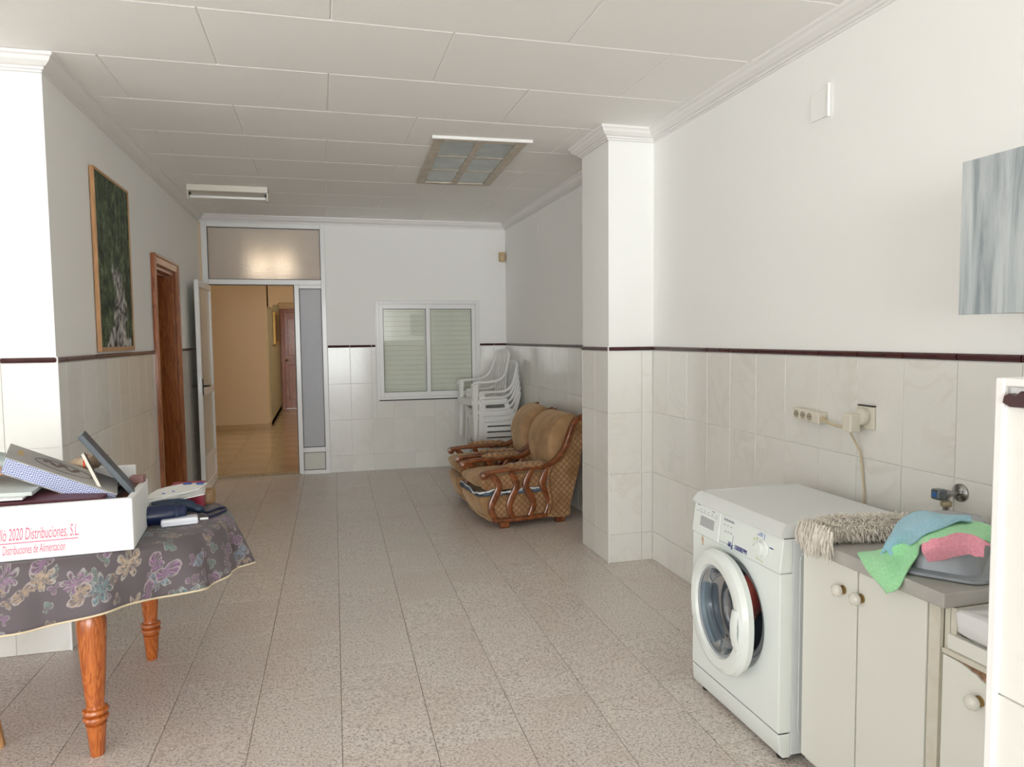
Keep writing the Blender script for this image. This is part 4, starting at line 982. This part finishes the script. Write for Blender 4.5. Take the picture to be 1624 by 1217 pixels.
# torn lining only on the nearer chair
tl=[];
for i in range(25):
    u=i/24; 
    if u<.35: v=u/.35; x,y=-.455,.235-.47*v
    else: v=(u-.35)/.65; x,y=-.455+.55*v,-.2465
    up=.302+.012*math.sin(u*17)+.008*math.sin(u*41)
    tl.append([(x+(0 if u>=.35 else -.008),y,.262),(x-(.012 if u<.35 else 0),y-(.006 if u>=.35 else 0),(.262+up)/2),(x,y,up)])
q=MB().grid([[p for p in r] for r in tl])
part('torn_lining',q,mat('dark_lining',(.03,.045,.07),.8,var=(.15,.20,.26),scale=18),ac,local=True,smooth=True,solid=.003,label='torn blue grey lining under the seat cushion')
rows_=[]; rnd=random.Random(4)
for i in range(61):
    u=i/60
    if u<.35: v=u/.35; x,y=-.466,.235-.47*v
    else: v=(u-.35)/.65; x,y=-.46+.55*v,-.2525
    up=.300+.012*math.sin(u*17)+.006*math.sin(u*41); dn=up-.003-.014*abs(math.sin(u*31))*rnd.random()-.004
    rows_.append([(x,y,dn),(x-.004,y-.002,(up+dn)/2),(x,y,up)])
q=MB().grid(rows_)
part('torn_edge',q,mat('white_wadding',(.65,.66,.66),.9),ac,local=True,solid=.002)

# ------------------------------------------------------------------ stacked plastic chairs
M_pl=mat('white_plastic',(.80,.805,.78),.30)
pc=thing('plastic_chair','white plastic garden armchair','chair',(0,0,0),'stacked white plastic chairs')
HW=.245
for sg in (-1,1):
    y=sg*HW
    # arm: from the front leg top, back along the arm and up the backrest edge
    pts=upl([(-.245,y*1.0,.575),(-.235,y*1.02,.605),(-.19,y*1.05,.612),(-.05,y*1.06,.612),(.05,y*1.03,.625),(.115,y*.97,.675),(.155,y*.90,.76),(.19,y*.80,.86),(.205,y*.70,.895)],5)
    part('armrest',MB().sweep(pts,(0,1,0),[.042-.012*i/len(pts) for i in range(len(pts))],.027,8,3),M_pl,pc,auto=60)
    # legs: L-section tapered
    for fx,tx,nme in ((-.26,-.245,'front'),(.26,.13,'rear')):
        top=.60 if fx<0 else .42
        q=MB(); n=8; rows=[]
        for i in range(n+1):
            u=i/n; x=fx+(tx-fx)*u; z=top*u; wl_=.030+.030*u; yy=y*(1.07-.07*u)
            s1=1 if fx<0 else -1
            rows.append([(x+s1*wl_,yy,z),(x,yy,z),(x,yy-sg*wl_*.9,z)])
        q.grid(rows); part('leg',q,M_pl,pc,solid=.006,bevel=.0)
rows=[]
for i in range(15):
    u=i/14; x=-.265+.44*u; z=.425-.03*math.sin(PI*u)**.8-(.03*(1-u/.12)**2 if u<.12 else 0)
    rows.append([(x,HW*(-1+2*j/10)*(1-.12*u),z+.012*abs(-1+2*j/10)**3) for j in range(11)])
part('seat',MB().grid(rows),M_pl,pc,solid=.007,smooth=True)
part('seat_skirt',MB().sweep([(-.262,-HW,.405),(-.268,0,.395),(-.262,HW,.405)],(0,0,1),.06,.006,6,4).sweep([(-.26,-HW,.40),(.14,-HW*.93,.395)],(0,0,1),.05,.006,6,4).sweep([(-.26,HW,.40),(.14,HW*.93,.395)],(0,0,1),.05,.006,6,4).sweep([(.15,-HW*.9,.36),(.15,HW*.9,.36)],(0,0,1),.03,.006,6,4),M_pl,pc)
# backrest: top rail + vertical slats
tr=[(.205+.012*math.cos(PI*k/12*1-PI/2)*1.0,-.17+.34*k/12,.893+.018*math.sin(PI*k/12)) for k in range(13)]
part('backrest_rail',MB().sweep(tr,(0,0,1),.065,.012,8,3),M_pl,pc,auto=60)
for k in range(5):
    yy=-.135+.0675*k
    pts=upl([(.150,yy*1.15,.395),(.150,yy*1.15,.50),(.160,yy*1.1,.62),(.180,yy*1.05,.75),(.206,yy,.885)],4)
    part('backrest_slat',MB().sweep(pts,(0,1,0),.046,.006,6,3),M_pl,pc,auto=60)
SX,SYc=1.862,7.66
labels=['bottom white plastic chair of the stack behind the armchairs','second white plastic chair from the bottom of the stack','third white plastic chair from the bottom of the stack','fourth white plastic chair from the bottom of the stack','fifth white plastic chair from the bottom of the stack','sixth white plastic chair, just below the raised top one','topmost white plastic chair, set forward and higher than the stack']
for k in range(7):
    o=pc if k==0 else copy_tree(pc)
    z=.0615*k+(.05 if k==6 else 0); x=SX-.008*k-(.055 if k==6 else 0)
    o.location=(x,SYc-.004*k,z); o.rotation_euler=(0,math.radians(-2.0 if k==6 else 0),math.radians(4+(3 if k==6 else .6*((k*3)%4-1.5))))
    o['label']=labels[k]
    o['category']='chair'; o['group']='stacked white plastic chairs'

# ------------------------------------------------------------------ table, tablecloth
CXT,CYT,AX,BY,ZT=-1.215,3.235,.80,.50,.75
def sell(a,b,t,e=2.5):
    c,s_=math.cos(t),math.sin(t); q=(abs(c)**e+abs(s_)**e)**(-1/e); return a*q*c,b*q*s_
tb=thing('dining_table','oval dining table with turned reddish pine legs under a floral cloth','table',(CXT,CYT,0))
ring=[sell(AX,BY,2*PI*k/48) for k in range(48)]
part('tabletop',MB().loft([[(CXT+x,CYT+y,z) for x,y in ring] for z in (.72,.748)]),M_tablewood,tb)
ap=MB(); 
for (x0,x1,y0,y1) in ((-.40,.40,-.41,-.39),(-.40,.40,.39,.41),(-.41,-.39,-.40,.40),(.39,.41,-.40,.40)): ap.box(CXT+x0,CXT+x1,CYT+y0,CYT+y1,.62,.72)
part('apron',ap,M_tablewood,tb)
prof=[(.022,0),(.024,.004),(.033,.11),(.035,.118),(.026,.122),(.026,.128),(.040,.133),(.043,.141),(.040,.149),(.031,.153),(.040,.158),(.044,.166),(.041,.175),(.031,.180),(.029,.19),(.034,.24),(.040,.32),(.046,.42),(.049,.475),(.049,.500),(.043,.520),(.031,.528),(.041,.533),(.044,.540),(.036,.548),(.032,.556),(.043,.566),(.048,.575),(.042,.583),(.040,.72)]
for (dx,dy) in ((.390,-.405),(.405,.40),(-.40,-.405),(-.40,.40)):
    part('leg',MB().lathe(prof,28,Matrix.Translation((CXT+dx,CYT+dy,0))),M_tablewood,tb,auto=35)
def floral():
    m,nt,p=nm('floral_cloth'); tc=N_(nt,'TexCoord'); uv=tc.outputs['UV']
    base=rgb((.098,.080,.088))
    nz=N_(nt,'TexNoise'); nz.inputs['Scale'].default_value=22; nz.inputs['Detail'].default_value=3; nt.links.new(uv,nz.inputs[0])
    wr_=N_(nt,'VectorMath',operation='MULTIPLY_ADD'); nt.links.new(nz.outputs['Color'],wr_.inputs[0]); wr_.inputs[1].default_value=(.030,.030,0); nt.links.new(uv,wr_.inputs[2])
    col=base
    def layer(col,scale,petals,r0,palette,thr,seed,outline):
        mp=N_(nt,'Mapping'); mp.inputs['Location'].default_value=(seed,seed*.7,0); mp.inputs['Scale'].default_value=(scale,scale,1); nt.links.new(wr_.outputs[0],mp.inputs[0])
        v=N_(nt,'TexVoronoi',voronoi_dimensions='2D'); v.inputs['Scale'].default_value=1; v.inputs['Randomness'].default_value=.8; nt.links.new(mp.outputs[0],v.inputs[0])
        sb=N_(nt,'VectorMath',operation='SUBTRACT'); nt.links.new(mp.outputs[0],sb.inputs[0]); nt.links.new(v.outputs['Position'],sb.inputs[1])
        s3=N_(nt,'SeparateXYZ'); nt.links.new(sb.outputs[0],s3.inputs[0])
        at=N_(nt,'Math',operation='ARCTAN2'); nt.links.new(s3.outputs['Y'],at.inputs[0]); nt.links.new(s3.outputs['X'],at.inputs[1])
        cs=N_(nt,'SeparateColor'); nt.links.new(v.outputs['Color'],cs.inputs[0])
        ph=N_(nt,'Math',operation='MULTIPLY_ADD'); nt.links.new(cs.outputs[0],ph.inputs[0]); ph.inputs[1].default_value=6.28; nt.links.new(at.outputs[0],ph.inputs[2])
        ml=N_(nt,'Math',operation='MULTIPLY'); nt.links.new(ph.outputs[0],ml.inputs[0]); ml.inputs[1].default_value=petals/2
        sn=N_(nt,'Math',operation='SINE'); nt.links.new(ml.outputs[0],sn.inputs[0])
        ab=N_(nt,'Math',operation='ABSOLUTE'); nt.links.new(sn.outputs[0],ab.inputs[0])
        rr_=N_(nt,'Math',operation='MULTIPLY_ADD'); nt.links.new(ab.outputs[0],rr_.inputs[0]); rr_.inputs[1].default_value=r0*.65; rr_.inputs[2].default_value=r0*.35
        dd=N_(nt,'Math',operation='DIVIDE'); nt.links.new(v.outputs['Distance'],dd.inputs[0]); nt.links.new(rr_.outputs[0],dd.inputs[1])
        msk=ramp(nt,dd.outputs[0],[(.0,(1,1,1)),(.95,(1,1,1)),(1.0,(0,0,0))])
        gate=ramp(nt,cs.outputs[1],[(thr,(1,1,1)),(thr+.01,(0,0,0))])
        mm=N_(nt,'Math',operation='MULTIPLY'); nt.links.new(msk,mm.inputs[0]); nt.links.new(gate,mm.inputs[1])
        pal=ramp(nt,cs.outputs[2],[(i/len(palette),c) for i,c in enumerate(palette)],'CONSTANT')
        n2=N_(nt,'TexNoise'); n2.inputs['Scale'].default_value=60; n2.inputs['Detail'].default_value=3; nt.links.new(uv,n2.inputs[0])
        st_=ramp(nt,n2.outputs[0],[(.38,(0,0,0)),(.6,(1,1,1))])
        wv=N_(nt,'Math',operation='MULTIPLY'); nt.links.new(ph.outputs[0],wv.inputs[0]); wv.inputs[1].default_value=11
        wq=N_(nt,'Math',operation='MULTIPLY_ADD'); nt.links.new(dd.outputs[0],wq.inputs[0]); wq.inputs[1].default_value=9; nt.links.new(wv.outputs[0],wq.inputs[2])
        w2=N_(nt,'Math',operation='SINE'); nt.links.new(wq.outputs[0],w2.inputs[0])
        sh=ramp(nt,w2.outputs[0],[(.35,(0,0,0)),(.95,(.55,.55,.55))])
        a=mixc(nt,st_,base,pal); a=mixc(nt,sh,a,rgb(outline))
        ed=ramp(nt,dd.outputs[0],[(.78,(0,0,0)),(.88,(.75,.75,.75))]); a=mixc(nt,ed,a,rgb(outline))
        return mixc(nt,mm.outputs[0],col,a)
    col=layer(col,20,3,.44,[(.16,.09,.16),(.10,.17,.15),(.24,.17,.12)],.45,3.1,(.26,.23,.22))
    col=layer(col,9.5,7,.47,[(.10,.17,.19),(.20,.11,.19),(.34,.25,.17),(.13,.20,.24)],.42,0.4,(.30,.29,.27))
    col=layer(col,13,2,.52,[(.18,.09,.18),(.17,.23,.30),(.28,.20,.13)],.34,7.7,(.32,.28,.28))
    nt.links.new(col,p.inputs['Base Color']); p.inputs['Roughness'].default_value=.75; p.inputs['Sheen Weight'].default_value=.15
    return m
M_flor=floral()
NR=220
def wave(t):
    return .45*math.sin(11*t+1.0)+.40*math.sin(17*t+.6)+.25*math.sin(29*t+2)
prof=[(0,0,0),(.25,0,0),(.5,0,0),(.75,0,0),(.93,0,0),(.985,0,0),(1,.003,-.003)]
verts=[];faces=[];uvs=[]
rows=[]
for (k,o_,dz) in prof:
    rr_=[]
    for i in range(NR):
        t=2*PI*i/NR; x,y=sell(AX+.008,BY+.008,t); rr_.append((CXT+x*k,CYT+y*k,ZT+.003+dz, x*k, y*k))
    rows.append(rr_)
ND=12; DROP=.195
for j in range(1,ND+1):
    u=j/ND; rr_=[]
    for i in range(NR):
        t=2*PI*i/NR; x,y=sell(AX+.008,BY+.008,t); L_=math.hypot(x,y); nx,ny=x/L_,y/L_
        wv_=wave(t); drop=DROP*(1+.10*math.sin(3*t+.5)+.05*math.sin(9*t+1.0)-.05*wv_); wv_=wave(t)
        out=.012+ (.044*u**.8)*(1+1.15*wv_)+ .008*u
        z=ZT-.006-drop*u
        rr_.append((CXT+x+nx*out,CYT+y+ny*out,z,x+nx*drop*u,y+ny*drop*u))
    rows.append(rr_)
me=bpy.data.meshes.new('tablecloth')
vs=[];
for r_ in rows:
    for p_ in r_: vs.append(p_[:3])
fs=[]
for j in range(len(rows)-1):
    for i in range(NR):
        a=j*NR+i; b_=j*NR+(i+1)%NR
        if j==0: fs.append((a,b_+NR,a+NR)) if True else None
        else: fs.append((a,b_,b_+NR,a+NR))
lo_=Vector((CXT,CYT,ZT))
me.from_pydata([tuple(Vector(v)-lo_) for v in vs],[],fs)
uvl=me.uv_layers.new(name='UVMap'); flat=[(p_[3],p_[4]) for r_ in rows for p_ in r_]
for lp in me.loops: uvl.data[lp.index].uv=flat[lp.vertex_index]
me.materials.append(M_flor); me.polygons.foreach_set('use_smooth',[True]*len(me.polygons))
tc_=bpy.data.objects.new('tablecloth',me); COL.objects.link(tc_); tc_.location=lo_
tag(tc_,'grey purple floral tablecloth with cream hem draped over the dining table','tablecloth')
m_=tc_.modifiers.new('s','SOLIDIFY'); m_.thickness=.0015; m_.offset=1
hem=[Vector(p_[:3]) for p_ in rows[-1]]; hem.append(hem[0])
part('hem',MB().sweep(hem,(0,0,1),.008,.004,6,2,cap=False),mat('cream_piping',(.62,.52,.36),.8),tc_,smooth=True,label='cream hem piping')
ZS=ZT+.0045
# wooden stool just at the left edge of the picture
stl=thing('wooden_stool','light wood stool tucked under the table, only its leg edge showing','stool',(-1.41,2.83,0))
for (bx,by) in ((-1.192,2.985),(-1.192,2.70),(-1.60,2.985),(-1.60,2.70)):
    cx_,cy_=-1.40,2.84
    part('leg',MB().sweep([(bx,by,0),(bx+(cx_-bx)*.22,by+(cy_-by)*.22,.43)],(1,0,0),.032,.032,8,4),M_lightwood,stl,auto=40)
part('seat',MB().box(-1.55,-1.24,2.72,2.96,.43,.455),M_lightwood,stl,bevel=.008)

# ------------------------------------------------------------------ foam box with things
RB=math.radians(4.5)
BT=Matrix.Translation((-.664,2.79,ZS))@Matrix.Rotation(RB,4,'Z')
def bt_(v): return BT@Vector(v)
M_foam=mat('polystyrene',(.82,.84,.84),.55,bump=.15,bscale=200)
bx=thing('foam_box','large white polystyrene box with red printed lettering standing on the table','box',(-.664,2.79,ZS))
q=MB(); W_,D_,H_,t_=.62,.385,.188,.025
def add_b(x0,x1,y0,y1,z0,z1): q.box(x0,x1,y0,y1,z0,z1,BT)
add_b(-W_,0,0,t_,0,H_); add_b(-W_,0,D_-t_,D_,0,H_); add_b(-W_,-W_+t_,t_,D_-t_,0,H_); add_b(-t_,0,t_,D_-t_,0,H_-.004); add_b(-W_+t_,-t_,t_,D_-t_,0,.02)
part('box_shell',q,M_foam,bx,bevel=.006,segs=3)
M_red=mat('red_print',(.76,.12,.20),.6)
TB=lambda x,z: BT@Matrix.Translation((x,-.0006,z))@Matrix.Rotation(PI/2,4,'X')
text('ll\u00f3 2020 Distribuciones, S.L.',.060,M_red,bx,TB(-.407,.072),sx=.35,shear=.25,ext=.0003)
part('underline',MB().box(-.60,-.172,-.0009,0,.0605,.0640,BT),M_red,bx)
text('Distribuciones de Alimentaci\u00f3n',.045,M_red,bx,TB(-.400,.024),sx=.325,shear=.25,ext=.0003)
def slab(name,o,u,v,n,m,label,cat,bevel=.002,parent=None):
    c=Vector(o); q=MB().frame(o,u,v,n); ob=part(name,q,m,loc=tuple(c),bevel=bevel); tag(ob,label,cat); return ob
# photo album / big book with oval emblem
al=thing('photo_album','thick grey photo album with an oval emblem tilted in the foam box','album',(-.93,2.95,.93))
o0=Vector((-.735,2.885,.935)); u_=Vector((-.375,.06,.150)); v_=Vector((-.035,.150,.030)); n_=u_.cross(v_).normalized(); n_=n_ if n_.z>0 else -n_
M_alb=mat('grey_album_cover',(.36,.35,.33),.5,var=(.32,.31,.30),scale=8)
th_=.060
part('cover',MB().frame(o0,u_,v_,n_*.005).frame(o0-n_*th_,u_,v_,n_*.004),M_alb,al,bevel=.002)
def checker():
    m,nt,p=nm('blue_check'); tc=N_(nt,'TexCoord'); mp=N_(nt,'Mapping'); mp.inputs['Rotation'].default_value=(0,.4,0); nt.links.new(tc.outputs['Object'],mp.inputs[0])
    c=N_(nt,'TexChecker'); c.inputs['Scale'].default_value=190; c.inputs[1].default_value=rgb((.14,.17,.38)); c.inputs[2].default_value=rgb((.55,.59,.68)); nt.links.new(mp.outputs[0],c.inputs[0]); nt.links.new(c.outputs[0],p.inputs['Base Color']); p.inputs['Roughness'].default_value=.7
    return m
part('page_block',MB().frame(o0-n_*(th_-.004)+v_*.01+u_*.01,u_*.98,v_*.97,n_*(th_-.004)),checker(),al,label='blue and white checked side')
uu,vv=u_.normalized(),v_.normalized()
ctr=o0+u_*.50+v_*.5+n_*.0056
ov=[ctr+uu*.105*math.cos(2*PI*k/40)+vv*.040*math.sin(2*PI*k/40) for k in range(41)]
part('emblem_oval',MB().tube(ov,.0012,4),mat('dark_print',(.06,.06,.06),.6),al)
q=MB(); rnd=random.Random(11)
for k in range(16):
    c_=ctr+uu*(.06-.12*k/15)+vv*(.012*math.sin(k*.9)); q.frame(c_,uu*(.012+.01*rnd.random()),vv*(.006+.016*rnd.random()),n_*.0005)
part('emblem_figure',q,mat('brown_print',(.14,.10,.09),.6),al)
q=MB(); q.frame(o0+u_*.86+v_*.42+n_*.0052,uu*.022,vv*.05,n_*.0006); part('gold_square',q,mat('gold_print',(.42,.30,.14),.5),al)
slab('grey_picture_frame',(-.700,2.92,.925),(-.172,.02,.222),(-.040,.17,-.004),(.017,0,.013),mat('slate_plastic',(.05,.065,.08),.45),'slate grey picture frame leaning up out of the foam box','frame',bevel=.003)
slab('white_picture_frame',(-.772,2.90,.895),(-.088,.03,.190),(-.040,.15,-.014),(.010,0,.005),mat('cream_frame',(.62,.58,.50),.5),'thin cream frame leaning beside the slate grey frame','frame',bevel=.002)
# beige bundle
b=MB(); secs=[]
for i in range(15):
    u=i/14; x=-.985+.165*u; r_=.030*(math.sin(PI*min(max(u,.05),.95)))**.5
    secs.append([(x,3.12+r_*1.4*math.cos(2*PI*k/18)+.004*math.sin(6*k+i*1.7),1.005+.035*u+r_*math.sin(2*PI*k/18)+.005*math.sin(i*2.1+k)) for k in range(18)])
b.loft(secs); o=part('beige_scarf',b,mat('beige_knit',(.55,.42,.30),.9,var=(.44,.32,.22),scale=50,bump=.5,bscale=90),loc=(-.9,3.12,1.0),smooth=True)
tag(o,'rolled beige cloth behind the grey album in the box','cloth')
part('red_band',MB().sweep([(-.895+.001*math.sin(k),3.12+.046*math.cos(2*PI*k/16),1.024+.034*math.sin(2*PI*k/16)) for k in range(17)],(1,0,0),.008,.003,6,2,cap=False),mat('red_thread',(.60,.08,.03),.8),o)
# foam lid sheet, grey bag, folders, papers
slab('foam_sheet',(-1.02,3.185,.86),(.275,.02,0),(0,.012,.0),(0,0,.135),M_foam,'white foam sheet standing at the back of the box','sheet',bevel=.003)
b=MB(); secs=[]
for i in range(9):
    u=i/8; r_=.035*math.sin(PI*min(max(u,.1),.9))
    secs.append([(-1.30+.22*u,3.05+1.3*r_*math.cos(2*PI*k/14),1.055+r_*math.sin(2*PI*k/14)+.006*math.sin(3*k+i)) for k in range(14)])
b.loft(secs); o=part('grey_bag',b,mat('grey_film',(.40,.45,.42),.35),loc=(-1.2,3.05,1.05),smooth=True); tag(o,'crumpled grey green plastic bag at the back left of the box','bag')
slab('orange_book',(-1.28,2.99,.985),(.20,0,.045),(0,.16,.02),(0,0,.022),mat('orange_card',(.60,.22,.08),.6),'orange brown book under the grey bag','book')
slab('brown_folder',(-1.30,3.03,1.02),(.22,0,.030),(0,.12,.015),(0,0,.012),mat('brown_card',(.22,.11,.08),.6),'dark brown folder above the orange book','folder')
slab('pale_folder',(-1.28,2.86,.962),(.28,0,-.004),(0,.28,.02),(0,0,.014),mat('pale_green_card',(.52,.56,.53),.5),'pale green folder lying flat under the album','folder')
slab('maroon_folder',(-1.26,2.835,.930),(.49,0,-.004),(0,.28,.02),(0,0,.016),mat('maroon_card',(.10,.02,.03),.4),'maroon folder lying in the front of the box','folder')
slab('white_tray',(-1.26,2.832,.950),(.24,0,.0),(0,.10,.006),(0,0,.008),mat('white_card',(.78,.79,.79),.4),'white card lying on the maroon folder','card')
q=MB()
for k in range(6): q.frame((-1.25,2.828+.004*k,.880+.007*k),(.50,0,.001*k),(0,.30,.01),(0,0,.0045))
o=part('magazines',q,mat('magazine_paper',(.50,.50,.52),.4,var=(.08,.06,.07),scale=20,stretch=(1,1,8)),loc=(-1.0,2.97,.86)); tag(o,'pile of glossy magazines at the bottom of the box','magazines')
slab('dark_pouch',(-.80,2.93,.86),(.11,.02,.01),(-.01,.16,.02),(0,0,.055),mat('brown_leather',(.05,.025,.018),.5,var=(.20,.09,.05),scale=14),'dark brown pouch in the right end of the box','pouch',bevel=.015)
slab('pink_toy',(-.745,3.10,.90),(.05,0,.0),(0,.05,0),(0,0,.065),mat('dusky_pink',(.30,.16,.15),.6),'dusky pink carton in the back right corner of the box','carton',bevel=.003)
# things right of the box
q=MB(); rnd=random.Random(3)
M_env=mat('torn_paper',(.72,.72,.70),.7)
en=thing('torn_envelopes','stack of torn white envelopes with blue edges on the box end','envelopes',(-.64,3.25,.80))
for k in range(5):
    z=.815+.006*k
    pts=[(-.700-.004*k,3.20),(-.712,3.27+.004*k),(-.695,3.34),(-.66,3.37),(-.60,3.40),(-.515+.003*k,3.40),(-.505-.004*k,3.31),(-.575,3.255),(-.64,3.215+.003*k)]
    q.add([(x+rnd.uniform(-.004,.004),y+rnd.uniform(-.004,.004),z+.10*(x+.7)*.0+.012*math.sin(8*x)+(y-3.2)*.08) for x,y in pts]+[(x,y,z+.004+.012*math.sin(8*x)+(y-3.2)*.08) for x,y in pts],[tuple(range(8,-1,-1)),tuple(range(9,18))]+[(i,(i+1)%9,(i+1)%9+9,i+9) for i in range(9)])
part('paper',q,M_env,en)
q=MB()
for (x,y,wx_,wy_) in ((-.60,3.375,.035,.022),(-.545,3.365,.03,.028),(-.66,3.25,.012,.006),(-.625,3.27,.010,.006)): q.frame((x,y,.815+.030+.012*math.sin(8*x)+(y-3.2)*.08),(wx_,0,0),(0,wy_,.002),(0,0,.0008))
part('blue_mark',q,mat('blue_ink',(.03,.12,.45),.6),en)
q=MB().frame((-.66,3.37,ZS),(.135,0,0),(.0,.14,0),(0,0,.105)); o=part('magenta_box',q,mat('magenta_card',(.42,.03,.08),.4,var=(.30,.05,.09),scale=10),loc=(-.59,3.44,ZS),bevel=.003); tag(o,'magenta gift box under the torn envelopes','box')
cbx=thing('cardboard_carton','small brown cardboard carton at the far edge of the table','carton',(-.52,3.52,ZS))
part('carton_body',MB().frame((-.580,3.485,ZS),(.085,-.006,0),(.005,.07,0),(0,0,.062)),mat('kraft_card',(.34,.21,.10),.7),cbx,bevel=.001)
q=MB()
for k in range(5): q.frame((-.5235,3.4805,ZS+.012+.008*k),(.018,-.0013,0),(0,-.0006,0),(0,0,.003))
part('printed_lines',q,mat('pale_print',(.50,.42,.28),.6),cbx)
# navy hair dryer like bundle: hair dryer with cord
hdr=thing('hair_dryer','navy blue hair dryer lying on the tablecloth beside the foam box','hair dryer',(-.64,3.2,ZS))
M_nv=mat('navy_plastic',(.005,.013,.055),.32); M_nv2=mat('navy_teal',(.008,.024,.055),.4)
part('barrel',MB().sweep(upl([(-.725,3.13,ZS+.040),(-.68,3.135,ZS+.041),(-.62,3.15,ZS+.041),(-.58,3.165,ZS+.040),(-.555,3.175,ZS+.038)],4),(0,0,1),[.078]*5+[.080]*6+[.072]*4+[.05,.03],[.078]*5+[.080]*6+[.072]*4+[.05,.03],18,2),M_nv,hdr,smooth=True)
part('handle',MB().sweep(upl([(-.69,3.20,ZS+.062),(-.63,3.22,ZS+.066),(-.57,3.24,ZS+.055),(-.53,3.25,ZS+.035),(-.50,3.255,ZS+.022)],4),(0,0,1),[.042]*6+[.048]*5+[.036]*4+[.022,.016],[.045]*11+[.036]*4+[.022,.016],14,2),M_nv2,hdr,smooth=True)
part('nozzle_ring',MB().sweep([(-.600,3.157,ZS+.041),(-.592,3.160,ZS+.041)],(0,0,1),.083,.083,18,2),M_nv2,hdr,auto=40)
part('cord',MB().tube(upl([(-.515,3.25,ZS+.028),(-.49,3.27,ZS+.010),(-.45,3.33,ZS+.010),(-.425,3.335,ZS+.009),(-.42,3.29,ZS+.008),(-.45,3.22,ZS+.008),(-.48,3.17,ZS+.008)],6),.0055),M_nv,hdr,smooth=True)
ch=thing('white_adapter','white plastic power adapter at the table edge next to the hair dryer','adapter',(-.57,3.13,ZS))
part('adapter_body',MB().frame((-.635,3.085,ZS),(.135,.025,0),(-.012,.060,0),(0,0,.030)),mat('gloss_white',(.74,.76,.82),.25),ch,bevel=.008,segs=3)
part('adapter_plug',MB().tube([(-.498,3.135,ZS+.015),(-.468,3.145,ZS+.013)],.005),M_alu,ch,auto=60)
part('adapter_seam',MB().frame((-.6365,3.0835,ZS+.014),(.1368,.0253,0),(-.0005,.002,0),(0,0,.0012)),mat('seam_grey',(.45,.46,.50),.5),ch)
